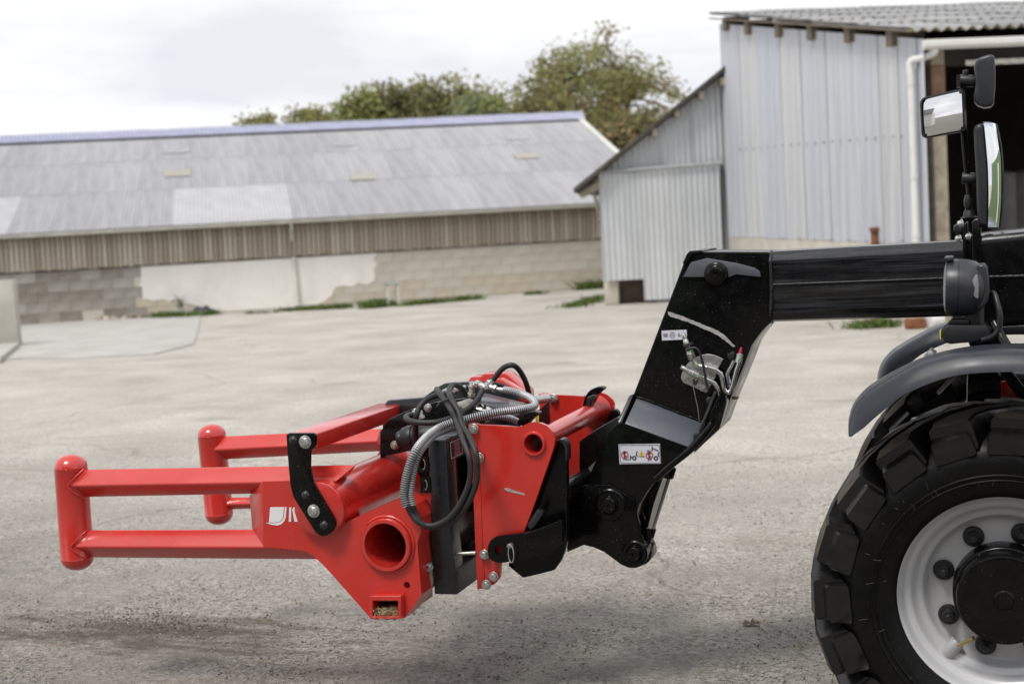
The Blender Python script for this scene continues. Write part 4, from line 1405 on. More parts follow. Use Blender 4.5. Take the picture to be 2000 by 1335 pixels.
# white emblem and the start of the lettering on the cheek plate
def flat(mb, pts, Y, mi=0, th=0.0012):
    return mb.prism(PL(pts, Y), (0, th, 0), bevel=0, mi=mi)
mb = MB()
zA = lambda L: zp(L, 80, 820, 3.3333)
flat(mb, zA([(1492, 566), (1582, 565), (1577, 622), (1570, 645), (1552, 660), (1520, 666), (1484, 664)]), Yf - 0.0014)
flat(mb, zA([(1587, 565), (1600, 565), (1594, 630), (1584, 658), (1562, 678), (1538, 685), (1500, 680), (1464, 668), (1520, 670), (1556, 662), (1575, 645), (1582, 622)]), Yf - 0.0014)
flat(mb, zA([(1616, 567), (1630, 567), (1628, 661), (1613, 661)]), Yf - 0.0014)
flat(mb, zA([(1635, 580), (1644, 567), (1652, 567), (1652, 600), (1672, 661), (1650, 661)]), Yf - 0.0014)
obj('emblem', mb, M['white_print'], grip, angle=0)
# square end tube at the bottom of the cheek
so_ = PL([(722.5, 1163), (783, 1163), (783, 1208.5), (722.5, 1208.5)], Yf - 0.028)
si_ = PL([(727.5, 1172.5), (777.5, 1172.5), (777.5, 1203), (727.5, 1203)], Yf - 0.028)
mb = MB().prism(so_, (0, 0.30, 0), holes=[si_], bevel=0.002, seg=1)
obj('end_tube', mb, M['red'], grip)
mb = MB().prism(PL([(728, 1189), (777, 1186), (777, 1203), (728, 1203)], Yf + 0.0), (0, 0.2, 0), bevel=0)
R3 = random.Random(9)
for i in range(230):
    q = P(R3.uniform(728, 776), R3.uniform(1185, 1207), Yf - 0.03 + R3.random() * 0.06)
    a = V((R3.gauss(0, 1), R3.gauss(0, 1), R3.gauss(0, 0.7))).normalized() * R3.uniform(0.004, 0.016)
    mb.tube([q - a, q + a + V((0, 0, -0.002))], 0.0011, 3)
hay = obj('hay', mb, M['hay'], angle=0, label='wisps of hay caught in the lowest square tube of the red gripper', kind='stuff')
# galvanised slot with bolt on the right facet
mb = MB()
mb.prism([P(833, 1100, Yf + 0.085), P(843, 1096, Yf + 0.105), P(846, 1138, Yf + 0.105), P(842, 1146, Yf + 0.10), P(835, 1142, Yf + 0.085)], (0.004, -0.006, 0), bevel=0.001)
obj('slot_bracket', mb, M['zinc_dull'], grip)
inst(BOLT_S, 'bolt', P(838, 1107, Yf + 0.08), Matrix.Rotation(R_(60), 3, 'Z'), grip)

# far arm, cheek and link
mb = MB()
post(P(413.5, 849, Yb), P(428, 1003, Yb), 0.0605, mb)
obj('post', mb, M['red'], grip, angle=50)
mb = MB()
diamond((420, 851), (745, 835), (420, 899), (745, 882), Yb, mb)
obj('arm_bar', mb, M['red'], grip, angle=50)
mb = MB()
diamond((430, 970), (640, 965), (430, 996), (640, 990), Yb, mb)
obj('arm_bar', mb, M['red'], grip, angle=50)
mb = MB().prism(PL([(733, 893), (748, 870), (800, 845), (920, 790), (1000, 860), (1000, 950), (900, 1000), (760, 985)], Yb), (0, 0.10, 0), bevel=0.003)
mb.prism(PL([(915, 742), (920, 736), (938, 735), (944, 730), (985, 728.5), (992, 733), (1028, 764), (1032, 810), (900, 830)], Yb + 0.02), (0, 0.10, 0), bevel=0.004)
obj('cheek_plate', mb, M['red'], grip)
mb = MB().prism(PL([(952, 744), (976, 739), (1024, 768), (1030, 780), (1000, 800), (950, 790)], Yb - 0.06), (0, 0.06, 0), bevel=0.006)
obj('cheek_facet', mb, M['red'], grip)

# slate frame: near column, beams, far column
mb = MB()
colp = [(836, 866), (841, 860), (870, 858), (874, 930), (880, 1040), (893, 1161), (848, 1160), (842, 1050)]
mb.prism(PL(colp, 4.60), (0, 0.09, 0), bevel=0.006, seg=3)
obj('frame_column', mb, M['slate'], grip)
x0, x1 = P(838, 862, 4.60).x, P(870, 862, 4.60).x
z1, z0 = P(870, 859, 4.60).z, P(870, 905, 4.60).z
mb = MB().prism([V((x0, 4.61, z0)), V((x1, 4.61, z0)), V((x1, 4.61, z1)), V((x0, 4.61, z1))], (0, 0.76, 0), bevel=0.006, seg=3)
obj('frame_beam', mb, M['slate'], grip)
bx0, bx1 = P(850, 1140, 4.60).x, P(892, 1140, 4.60).x
bz1, bz0 = P(888, 1112, 4.60).z, P(893, 1161, 4.60).z
mb = MB().prism([V((bx0, 4.61, bz0)), V((bx1, 4.61, bz0)), V((bx1, 4.61, bz1)), V((bx0, 4.61, bz1))], (0, 0.76, 0), bevel=0.006, seg=3)
obj('frame_beam', mb, M['slate'], grip)
mb = MB().prism([V((x0, 5.28, bz0)), V((bx1, 5.28, bz0)), V((x1, 5.28, z1)), V((x0, 5.28, z1))], (0, 0.09, 0), bevel=0.006, seg=3)
obj('frame_column', mb, M['slate'], grip)
mb = MB().prism([V((x0 - 0.02, 4.68, bz0 + 0.05)), V((x0 - 0.02, 5.3, bz0 + 0.05)), V((x0 - 0.02, 5.3, z1 - 0.05)), V((x0 - 0.02, 4.68, z1 - 0.05))], (-0.012, 0, 0), bevel=0.002)
obj('recess_dark', mb, M['black'], grip)  # black sheet added to fill the dark recess under the beam
mb = MB().tube([P(884, 1081, 4.64), P(929, 1079, 4.645)], 0.0065, 10)
obj('stay_rod', mb, M['zinc'], grip, angle=40)
# rating plate on the beam's right-hand face
def onbeam(s, t, off=0.0015):
    """s along the beam 0..1, t down 0..1"""
    return V((x1 + off, 4.632 + 0.125 * s, z1 - 0.012 - (z1 - z0 - 0.02) * t))
mb = MB()
mb.prism([onbeam(0, 0), onbeam(1, 0), onbeam(1, 1), onbeam(0, 1)], (0.0012, 0, 0), bevel=0)
for (s0, s1, t0, t1, mi) in [(0.04, 0.97, 0.04, 0.07, 2), (0.04, 0.97, 0.93, 0.96, 2), (0.04, 0.06, 0.04, 0.96, 2), (0.95, 0.97, 0.04, 0.96, 2)]:
    mb.prism([onbeam(s0, t0, 0.003), onbeam(s1, t0, 0.003), onbeam(s1, t1, 0.003), onbeam(s0, t1, 0.003)], (0.0006, 0, 0), bevel=0, mi=mi)
for r in range(6):
    for c in range(2):
        s0 = 0.28 + 0.24 * c + (0.08 if r in (1, 3, 5) else 0)
        t0 = 0.12 + 0.135 * r
        mb.prism([onbeam(s0, t0, 0.003), onbeam(s0 + 0.21, t0, 0.003), onbeam(s0 + 0.21, t0 + 0.105, 0.003), onbeam(s0, t0 + 0.105, 0.003)], (0.0006, 0, 0), bevel=0, mi=1)
obj('rating_plate', mb, [M['plate_maroon'], M['plate_pink'], M['white_print']], grip, angle=0)
# hose hooks on the column
for (hx, hy) in ((825, 906), (829, 946)):
    c = P(hx, hy, 4.595)
    out = PL([(hx - 9, hy - 12), (hx + 10, hy - 14), (hx + 12, hy + 15), (hx - 8, hy + 16)], 4.595)
    hole = [V((c.x + 0.010 * math.cos(a), c.y, c.z + 0.018 * math.sin(a))) for a in [2 * PI * i / 18 for i in range(18)]]
    mb = MB().prism(out, (0, 0.008, 0), holes=[hole], bevel=0)
    mb.tube([V((c.x + 0.0105 * math.cos(a), c.y - 0.001, c.z + 0.019 * math.sin(a))) for a in [-1.4 + 2.6 * i / 16 for i in range(17)]], 0.0014, 5, mi=1)
    obj('hose_hook', mb, [M['black'], M['zinc_dull']], grip)
# black plates and cylinder in the middle of the tool
mb = MB().prism(PL([(742, 843), (760, 818), (800, 800), (850, 785), (905, 778), (925, 800), (925, 1000), (840, 985), (800, 880), (742, 893)], 4.98), (0, 0.03, 0), bevel=0.003)
obj('centre_plate', mb, M['black'], grip)
mb = MB().prism(PL([(747, 794), (757, 782), (826, 776.5), (857, 754), (868, 748.5), (930, 745), (1012, 772), (1012, 850), (747, 850)], 5.24), (0, 0.035, 0), bevel=0.003)
obj('side_plate', mb, M['slate'], grip)
c0 = P(788, 856, 4.86)
mb = MB().cyl(c0, c0 + V((0.14, 0, 0.016)), 0.042, n=28, bevel=0.006)
mb.cyl(c0 + V((0.02, 0, 0.002)), c0 + V((0.045, 0, 0.005)), 0.047, n=28, bevel=0.003)
mb.cyl(c0 + V((-0.02, 0, -0.002)), c0, 0.030, n=24, bevel=0.003)
obj('cylinder', mb, M['plastic'], grip, angle=40)
inst(BOLT_S, 'bolt', P(836, 796, 4.975), None, grip)
inst(NUT_D, 'bolt', P(771, 869, 4.975), None, grip)
inst(NUT_D, 'bolt', P(827, 991, 4.70), None, grip)
mb = MB().prism([P(938, 784, 4.95), P(962, 797, 4.88), P(1032, 800, 4.95), P(1036, 789, 5.08), P(944, 766, 5.16)], (0, 0, -0.015), bevel=0.002)
mb.prism([P(935, 784, 4.95), P(962, 797, 4.88), P(1032, 800, 4.95), P(1010, 812, 4.9), P(950, 803, 4.88)], (0.003, 0.02, -0.03), bevel=0.002)
obj('cover_plate', mb, M['slate'], grip)
mb = MB().prism(PL([(1046, 806), (1072, 782), (1072, 845), (1046, 845)], 5.1), (0, 0.02, 0), bevel=0.002)
flat(mb, [(1047, 812), (1052, 806), (1053, 834), (1047, 838)], 5.097, 1)
obj('warning_strip', mb, [M['plate_maroon'], M['print_yellow']], grip)
mb = MB().tube([P(1040, 782, 5.22), P(1070, 778, 5.3)], 0.018, 12)
obj('stay_rod', mb, M['zinc'], grip, angle=40)

# red carriage plates (near and far) and the pivot tube between them
Yp = 4.65
boss = P(1043.4, 865.5, Yp)
plate = [(916, 828), (940, 829.5), (985, 831.5), (1013, 834), (1021, 831), (1030, 827), (1043, 824.5), (1056, 826), (1068, 831), (1078, 841), (1083, 853), (1083.5, 866), (1076, 890), (1040, 994), (1026, 1030), (1020, 1045), (1015, 1065), (1000, 1090), (978, 1100), (976, 1128), (966, 1140), (946, 1148), (932, 1150), (930, 1060)]
def carriage_plate(dy, full=True):
    sh = V((0, dy, 0))
    mb = MB().prism([p + sh for p in PL(plate, Yp)], (0, 0.018, 0), holes=[[p + sh for p in circ(boss, 0.036, 28)]], bevel=0)
    pl_ = obj('carriage_plate', mb, M['red'], grip)
    mb = MB().prism([p + sh for p in PL([(914, 828), (929, 829), (938, 940), (941, 1030), (947, 1147), (932, 1151), (927, 1040), (923, 930)], Yp - 0.004)], (0, 0.05, 0), bevel=0.002)
    obj('plate_flange', mb, M['red'], grip)
    mb = MB().lathe([(-0.012, 0.0345), (-0.012, 0.040), (-0.009, 0.0425), (0.004, 0.0435), (0.03, 0.0435), (0.03, 0.0345)], boss + sh, (0, 1, 0), 36, closed=True)
    obj('boss', mb, M['red'], grip, angle=40)
carriage_plate(0)
carriage_plate(0.82)
mb = MB().lathe([(-0.008, 0.0335), (-0.008, 0.0375), (0.02, 0.0375), (0.82, 0.0375), (0.82, 0.0335)], boss, (0, 1, 0), 36, closed=True)
obj('pivot_tube', mb, M['red'], grip, angle=40)
mb = MB()
mb.lathe([(0.775, 0.038), (0.79, 0.046), (0.805, 0.062), (0.81, 0.064), (0.815, 0.05)], boss, (0, 1, 0), 36)
obj('tube_collar', mb, M['red'], grip, angle=60)
for (x, y, r) in [(925.5, 837, 0.3), (936, 893, 0.1), (946, 1082, 0.5), (950, 1141, 0.2), (964, 1125, 0.7)]:
    inst(BOLT_M, 'bolt', P(x, y, Yp - 0.010), Matrix.Rotation(r, 3, 'Y'), grip)
inst(BOLT_M, 'bolt', P(1081, 778, Yp + 0.81), Matrix.Rotation(0.3, 3, 'Y'), grip)
# bare scratch in the red paint
mb = MB()
flat(mb, zp([(524, 612), (540, 610), (590, 628), (650, 647), (652, 657), (600, 645), (545, 632), (528, 622)], 820, 760, 3.178), Yp - 0.0014)
obj('paint_scratch', mb, M['steel_scrape'], grip, angle=0)

# hoses: points as (enlargement x, y, Y)
z3 = lambda L: [P(720 + x / 3.608, 680 + y / 3.608, Y) for x, y, Y in L]
z8 = lambda L: [P(860 + x / 8.333, 690 + y / 8.333, Y) for x, y, Y in L]
z9 = lambda L: [P(720 + x / 8.9, 690 + y / 8.9, Y) for x, y, Y in L]
z5 = lambda L: [P(760 + x / 5.805, 820 + y / 5.805, Y - 0.085 * min(1, max(0.0, (y - 60) / 250))) for x, y, Y in L]
def hose(pts, r=0.0098):
    mb = MB().tube(spline(pts, 9), r, 12)
    return obj('hose', mb, M['hose'], grip, angle=60)
hr = 0.0105
hose(z9([(1185, 620, 4.80), (1230, 690, 4.72), (1330, 820, 4.66), (1420, 960, 4.60), (1530, 1190, 4.58)]) + z5([(840, 230, 4.57), (905, 400, 4.565), (925, 560, 4.56), (905, 720, 4.56), (820, 920, 4.555), (700, 1090, 4.55), (560, 1180, 4.55), (430, 1195, 4.55), (320, 1145, 4.54), (250, 1060, 4.54), (205, 965, 4.53)]), hr)
hose(z9([(1690, 740, 4.88), (1620, 610, 4.86), (1500, 545, 4.80), (1420, 590, 4.74), (1400, 690, 4.68), (1440, 800, 4.63), (1560, 1010, 4.60)]) + z5([(830, 60, 4.575), (910, 200, 4.57), (980, 370, 4.565), (1000, 560, 4.565), (980, 740, 4.565), (900, 930, 4.565), (780, 1090, 4.565), (640, 1180, 4.56), (480, 1215, 4.56), (360, 1165, 4.55), (300, 1060, 4.55), (265, 965, 4.54)]), hr)
hose(z9([(1220, 720, 4.83), (1080, 760, 4.80), (960, 840, 4.77), (870, 960, 4.75), (830, 1080, 4.74), (815, 1240, 4.75), (812, 1420, 4.78), (815, 1600, 4.82)]), hr)
hose(z9([(760, 1060, 4.86), (690, 1070, 4.80), (650, 1110, 4.74), (690, 1160, 4.70), (800, 1190, 4.68), (1000, 1205, 4.68), (1200, 1190, 4.69), (1420, 1130, 4.72), (1560, 1080, 4.76), (1680, 1030, 4.80), (1800, 950, 4.84)]), hr)
hose(z8([(690, 590, 4.90), (640, 690, 4.88), (570, 790, 4.85), (500, 860, 4.82), (420, 920, 4.80), (340, 975, 4.78)]), hr)
hose(z8([(845, 450, 5.0), (890, 390, 5.0), (960, 300, 5.0), (1050, 220, 5.0), (1150, 190, 5.0), (1230, 215, 5.02), (1310, 310, 5.05), (1380, 440, 5.08), (1430, 590, 5.12), (1450, 720, 5.14)]), hr)
hose(z8([(420, 545, 5.1), (600, 520, 5.08), (760, 500, 5.08), (900, 505, 5.1), (1040, 545, 5.14), (1150, 600, 5.16)]), hr)
def guard(pts, r=0.0135, pitch=0.0078):
    fine = spline(pts, 40)
    # even steps along the path, three rings a turn
    out, rad, alt = [], [], []
    step = pitch / 4
    acc = 0.0
    out.append(fine[0])
    for a, b in zip(fine, fine[1:]):
        L = (b - a).length
        while acc + L >= step:
            f = (step - acc) / L
            a = a.lerp(b, f)
            out.append(a)
            L = (b - a).length
            acc = 0.0
        acc += L
    for i in range(len(out)):
        rad.append(r if i % 4 in (0, 1) else r * 0.84)
        alt.append(0 if i % 4 in (0, 1, 3) and i % 4 != 2 and i % 4 != 1 or i % 4 == 0 else 1)
    mb = MB().tube(out, r, 12, rad=rad, alt=alt)
    return obj('hose_guard', mb, [M['spring'], M['groove']], grip, angle=50)
guard(z5([(190, 975, 4.535), (165, 850, 4.535), (180, 700, 4.54), (225, 520, 4.55), (300, 340, 4.57), (420, 190, 4.60), (560, 90, 4.63), (720, 25, 4.65)]) + z8([(420, 1070, 4.665), (640, 1010, 4.68), (900, 960, 4.70), (1150, 930, 4.73), (1380, 895, 4.77), (1500, 870, 4.80), (1540, 830, 4.83), (1520, 770, 4.86), (1430, 705, 4.90), (1300, 655, 4.93), (1150, 610, 4.94), (1040, 590, 4.95)]), 0.0143)
guard(z5([(265, 965, 4.545), (245, 850, 4.55), (255, 700, 4.56), (290, 520, 4.58), (350, 360, 4.60), (470, 210, 4.63), (600, 120, 4.66), (720, 70, 4.69)]) + z8([(420, 1110, 4.72), (600, 1060, 4.74), (800, 1030, 4.76), (1000, 1030, 4.79), (1150, 1060, 4.83), (1260, 1110, 4.88)]), 0.0128)
# hose tie
c = P(720 + 1375 / 8.9, 690 + 800 / 8.9, 4.645)
mb = MB()
mb.tube([c + V((0.030 * math.cos(a), 0.020 * math.sin(a), 0.010 * math.cos(a))) for a in [2 * PI * i / 20 for i in range(21)]], 0.004, 6)
mb.tube([c + V((-0.028, -0.01, -0.01)), c + V((-0.036, -0.016, -0.022))], 0.003, 5)
obj('cable_tie', mb, M['plastic'], grip, angle=60)
# fittings and the valve block
def fitting(a, b, r, col='zinc', nut=True):
    a, b = V(a), V(b)
    mb = MB().cyl(a, b, r * 0.8, n=14, bevel=0.001)
    if nut:
        m_ = a.lerp(b, 0.62)
        d = (b - a).normalized()
        o = d.orthogonal().normalized()
        pts = [m_ + (Matrix.Rotation(PI / 3 * i, 3, d) @ o) * r * 1.15 for i in range(6)]
        mb.prism(pts, d * min(0.016, (b - a).length * 0.4), bevel=0.001, seg=1)
    return obj('hose_fitting', mb, M[col], grip)
F = lambda x, y, Y: P(860 + x / 8.333, 690 + y / 8.333, Y)
fitting(F(850, 455, 5.0), F(770, 500, 4.97), 0.014)
fitting(F(770, 500, 4.97), F(690, 590, 4.90), 0.013)
fitting(F(720, 540, 4.93), F(590, 490, 4.95), 0.014)
fitting(F(800, 540, 4.95), F(905, 580, 4.95), 0.014)
fitting(F(905, 580, 4.95), F(1060, 600, 4.95), 0.012, nut=False)
fitting(F(515, 460, 4.95), F(515, 560, 4.95), 0.013)
fitting(F(515, 560, 4.95), F(500, 700, 4.95), 0.014, 'zinc_dull')
fitting(F(590, 500, 4.95), F(510, 520, 4.95), 0.012)
fitting(F(400, 545, 5.0), F(330, 575, 4.98), 0.011)
fitting(F(330, 575, 4.98), F(220, 600, 4.95), 0.010, 'zinc_dull')
fitting(F(560, 890, 4.84), F(680, 930, 4.84), 0.010)
fitting(F(680, 930, 4.84), F(800, 950, 4.85), 0.009)
fitting(P(720 + 760 / 8.9, 690 + 1065 / 8.9, 4.87), P(720 + 830 / 8.9, 690 + 1000 / 8.9, 4.92), 0.012)
fitting(P(720 + 890 / 8.9, 690 + 1000 / 8.9, 4.90), P(720 + 930 / 8.9, 690 + 1130 / 8.9, 4.90), 0.012)
fitting(P(720 + 1300 / 8.9, 690 + 660 / 8.9, 4.86), P(720 + 1390 / 8.9, 690 + 640 / 8.9, 4.9), 0.010)
mb = MB().prism([F(260, 790, 4.86), F(430, 870, 4.82), F(640, 790, 4.94), F(470, 720, 5.0)], (0, 0, -0.05), bevel=0.004)
obj('valve_block', mb, M['zinc_dull'], grip)
mb = MB().prism([F(280, 850, 4.84), F(480, 1000, 4.80), F(720, 900, 4.9), F(560, 800, 4.98)], (0, 0, -0.06), bevel=0.004)
obj('valve_body', mb, M['plastic'], grip)

# ================================================================== TELEHANDLER
RIMC = P(1961, 1170, 4.39)
tele = thing('telehandler', 'black telehandler seen from its front wheel and boom, cut off by the right edge', 'telehandler', V((RIMC.x, 5.0, 0)))
# ------------------------------------------------------------------ wheels
RT_, TW = 0.555, 0.40
def wheel(y_face, mirror=1):
    """y_face: plane of the rim flange; mirror -1 for the wheel on the other side"""
    c = V((RIMC.x, y_face, RIMC.z))
    yc = y_face + mirror * 0.150                         # centre plane of the tyre
    ax = V((0, mirror, 0))
    # rim as the part that carries the rest
    mb = MB()
    mb.lathe([(h_, r_ * 1.06 if r_ > 0.2 else r_) for h_, r_ in [(0.030, 0.288), (0.0, 0.296), (-0.004, 0.302), (-0.001, 0.307), (0.006, 0.306), (0.010, 0.300), (0.016, 0.290), (0.030, 0.2815), (0.045, 0.277), (0.052, 0.268), (0.055, 0.258), (0.066, 0.252), (0.080, 0.246), (0.086, 0.236), (0.088, 0.228), (0.092, 0.222), (0.112, 0.219), (0.122, 0.212), (0.126, 0.204), (0.126, 0.19), (0.122, 0.15), (0.118, 0.12), (0.118, 0)]], c, ax, 72)
    rim = obj('wheel', mb, M['rim'], tele, angle=50)
    # tyre carcass
    mb = MB()
    pr = [(0.28, 0.300)] + [(0.300, 0.31)]
    prof = [(-0.150, 0.30), (-0.168, 0.315), (-0.185, 0.345), (-0.195, 0.385), (-0.196, 0.420), (-0.180, 0.448), (-0.160, 0.472), (-0.145, 0.492), (-0.08, 0.503), (0, 0.506),
            (0.08, 0.503), (0.145, 0.492), (0.160, 0.472), (0.180, 0.448), (0.196, 0.420), (0.195, 0.385), (0.185, 0.345), (0.168, 0.315), (0.150, 0.30)]
    prof = [(h_, r_ * 1.03) for h_, r_ in prof]
    mb.lathe(prof, V((c.x, yc, c.z)), ax, 96)
    # raised rings and ticks on the sidewall
    for rr, dx in ((0.366, -0.1895), (0.382, -0.1940)):
        mb.lathe([(dx, rr - 0.003), (dx - 0.003, rr), (dx, rr + 0.003)], V((c.x, yc, c.z)), ax, 96)
    tyre = obj('tyre', mb, M['rubber'], rim, angle=40)
    Rh = random.Random(31)
    mb = MB()
    for k in range(46):
        a = Rh.uniform(0, 2 * PI)
        rr = Rh.uniform(0.345, 0.43)
        L = Rh.uniform(0.003, 0.012)
        da = Rh.gauss(0, 0.25)
        e = V((math.cos(a + da), 0, math.sin(a + da)))
        p = V((c.x + rr * math.cos(a), yc - mirror * (0.197 if rr > 0.36 else 0.190), c.z + rr * math.sin(a)))
        mb.tube([p - e * L, p + e * L + V((0, -0.001 * mirror, 0))], 0.0005, 3)
    obj('rubber_hairs', mb, M['grit_dark'], rim, angle=0, kind='stuff')
    # lugs: bars from the middle of the tread running over the shoulder
    NL = 19
    lugs = MB()
    for side in (-1, 1):
        for k in range(NL):
            a0 = 2 * PI * (k + (0.5 if side > 0 else 0)) / NL + 0.10
            path = [(0.012, 0.0), (-0.06, 0.17), (-0.125, 0.30), (-0.172, 0.375), (-0.200, 0.405), (-0.197, 0.415), (-0.211, 0.425), (-0.212, 0.435), (-0.202, 0.455)]   # (across, lead angle)
            outer = [0.555, 0.555, 0.553, 0.550, 0.538, 0.510, 0.498, 0.478, 0.446]
            inner = [0.500, 0.499, 0.490, 0.472, 0.458, 0.448, 0.442, 0.436, 0.432]
            half = [0.040, 0.045, 0.052, 0.057, 0.058, 0.054, 0.058, 0.054, 0.036]
            outer, inner = [r_ * 1.03 for r_ in outer], [r_ * 1.03 for r_ in inner]
            rings = []
            for (w_, la), ro, ri, hw in zip(path, outer, inner, half):
                ww = w_ * (-side) if True else w_
                rr_ = []
                for (sgn, r_, sc) in ((-1, ri, 1.22), (-1, ro - 0.006, 1.03), (-1, ro, 0.9), (1, ro, 0.9), (1, ro - 0.006, 1.03), (1, ri, 1.22)):
                    yy_ = ww
                    if r_ == ri:
                        yy_ = ww * (0.97 if abs(ww) > 0.17 else 1)
                    a = a0 + la + sgn * hw * sc / 0.53
                    rr_.append(V((c.x + r_ * math.cos(a), yc + mirror * yy_ * 1.0, c.z + r_ * math.sin(a))))
                rings.append(rr_)
            b = len(lugs.v)
            for r_ in rings:
                lugs.v += r_
            nn = 6
            for i in range(len(rings) - 1):
                for j in range(nn - 1):
                    q = (b + i * nn + j, b + i * nn + j + 1, b + (i + 1) * nn + j + 1, b + (i + 1) * nn + j)
                    lugs.f.append(q if side * mirror > 0 else q[::-1])
                    lugs.m.append(1 if j == 2 and i < 4 else 0)
            e0 = tuple(b + j for j in range(nn))
            e1 = tuple(b + (len(rings) - 1) * nn + j for j in range(nn))
            lugs.f.append(e0[::-1] if side * mirror > 0 else e0)
            lugs.f.append(e1 if side * mirror > 0 else e1[::-1])
            lugs.m += [0, 0]
    obj('tread', lugs, [M['lug'], M['lug_dusty']], rim, angle=30)
    # hub and nuts
    mb = MB()
    mb.lathe([(0.118, 0.150), (0.05, 0.148), (0.046, 0.146), (0.044, 0.142), (0.044, 0.139), (-0.005, 0.136), (-0.012, 0.133), (-0.015, 0.127), (-0.012, 0.114), (-0.012, 0.03), (-0.016, 0.026), (-0.016, 0)], c, ax, 56)
    obj('hub', mb, M['black'], rim, angle=40)
    m_ = MB()
    m_.lathe([(0, 0.032), (-0.006, 0.032), (-0.010, 0.029), (-0.012, 0.020), (-0.026, 0.018), (-0.032, 0.015), (-0.032, 0.010), (-0.048, 0.010), (-0.050, 0.008), (-0.050, 0)], (0, 0, 0), (0, 1, 0), 20)
    nut = m_.mesh('wheel_nut', [M['plastic']], V((0, 0, 0)), 40)
    for k in range(8):
        a = R_(27 + 45 * k)
        o = inst(nut, 'wheel_nut', c + ax * 0.120 + V((0.183 * math.cos(a), 0, 0.183 * math.sin(a))), Matrix.Rotation(PI if mirror < 0 else 0, 3, 'X'), rim)
    return rim, c
rim, wc = wheel(4.39)
rim2, wc2 = wheel(4.39 + 1.47, -1)
# valve guard on the near rim
d = (P(1862, 1268, 4.44) - wc)
d.y = 0
d.normalize()
s_ = V((-d.z, 0, d.x))
q = wc + d * 0.236 + V((0, 0.055, 0))
mb = MB().cyl(q + d * 0.034 + V((0, 0.030, 0)), q - d * 0.026 + V((0, 0.034, 0)), 0.023, n=20, bevel=0.003)
obj('valve_guard', mb, M['rim_shade'], rim, angle=40)
mb = MB().cyl(q - d * 0.03 - V((0, 0.02, 0)), q - d * 0.075 - V((0, 0.045, 0)) + s_ * 0.01, 0.006, n=10)
mb.cyl(q - d * 0.066 - V((0, 0.041, 0)) + s_ * 0.008, q - d * 0.084 - V((0, 0.05, 0)) + s_ * 0.012, 0.0075, n=10)
obj('valve', mb, M['brass'], rim)

# ------------------------------------------------------------------ fenders
def fender(dy, mats):
    outer = [(1660, 847), (1661.5, 828), (1672, 799), (1693, 774), (1723, 754), (1752, 737.5), (1799, 714), (1858, 697), (1919, 690), (2000, 688), (2080, 695), (2160, 715), (2230, 750)]
    back = [(1660, 843), (1662, 815), (1673, 785), (1695, 759), (1725, 739), (1754, 723), (1800, 701.5), (1859, 685), (1920, 676), (2000, 673), (2080, 679), (2160, 699), (2230, 733)]
    lower = [(1660.5, 851), (1668, 845), (1684, 834), (1706, 814), (1728, 796), (1752, 777), (1776, 763), (1836, 739), (1896, 727), (2000, 723.5), (2080, 728), (2150, 748), (2215, 780)]
    Y0 = 4.24
    O = [P(x, y, Y0 + 0.035) for x, y in outer]
    L = [P(x, y, Y0) for x, y in lower]
    O = spline(O, 5)
    L = spline(L, 5)
    K = spline([P(x, y, Y0 + 0.34) for x, y in back], 5)
    C_ = V((wc.x, 0, wc.z))
    mb = MB()
    rows = []
    n = len(O)
    for i in range(n):
        o, l = O[i], L[i]
        rad = V((o.x - C_.x, 0, o.z - C_.z)).normalized()
        k = min(1.0, i / 8)
        row = [l + V((0, 0.010, 0)) , l]
        for f in (0.25, 0.5, 0.75, 0.92):
            row.append(l.lerp(o, f) + V((0, -0.004 * math.sin(f * PI), 0)) * k)
        row += [o + V((0, 0.006, 0)), o + V((0, 0.016, 0)).lerp(V((0, 0, 0)), 0) + rad * 0.003 * k]
        q_, kk = row[-1], K[i]
        for f in (0.1, 0.3, 0.6, 0.85, 1.0):
            row.append(q_.lerp(kk, f) + rad * (0.004 * math.sin(f * PI)) * k)
        e = row[-1]
        row += [e + V((0, 0.012, 0)) - rad * 0.01, e + V((0, 0.012, 0)) - rad * 0.05 * k]
        rows.append([p + V((0, dy, 0)) for p in row])
    m = len(rows[0])
    for r in rows:
        mb.v += r
    for i in range(n - 1):
        for j in range(m - 1):
            mb.f.append((i * m + j, (i + 1) * m + j, (i + 1) * m + j + 1, i * m + j + 1))
            mb.m.append(0)
    o = obj('fender', mb, mats, tele, angle=45)
    so_ = o.modifiers.new('thick', 'SOLIDIFY')
    so_.thickness = 0.005
    so_.offset = 1.0
    return o
fender(0, M['fender'])
fender(1.17, M['fender'])
# zinc straps of the fender
mb = MB().prism([P(1829, 766, 4.40), P(1834, 771, 4.40), P(1870, 734, 4.45), P(1864, 728, 4.45)], (0, 0.03, 0), bevel=0.001)
obj('fender_strap', mb, M['zinc_dull'], tele)
mb = MB().prism([P(1803, 698, 4.55), P(1817, 684, 4.55), P(1828, 692, 4.55), P(1812, 702, 4.55)], (0, 0.10, 0), bevel=0.001)
obj('fender_strap', mb, M['zinc'], tele)

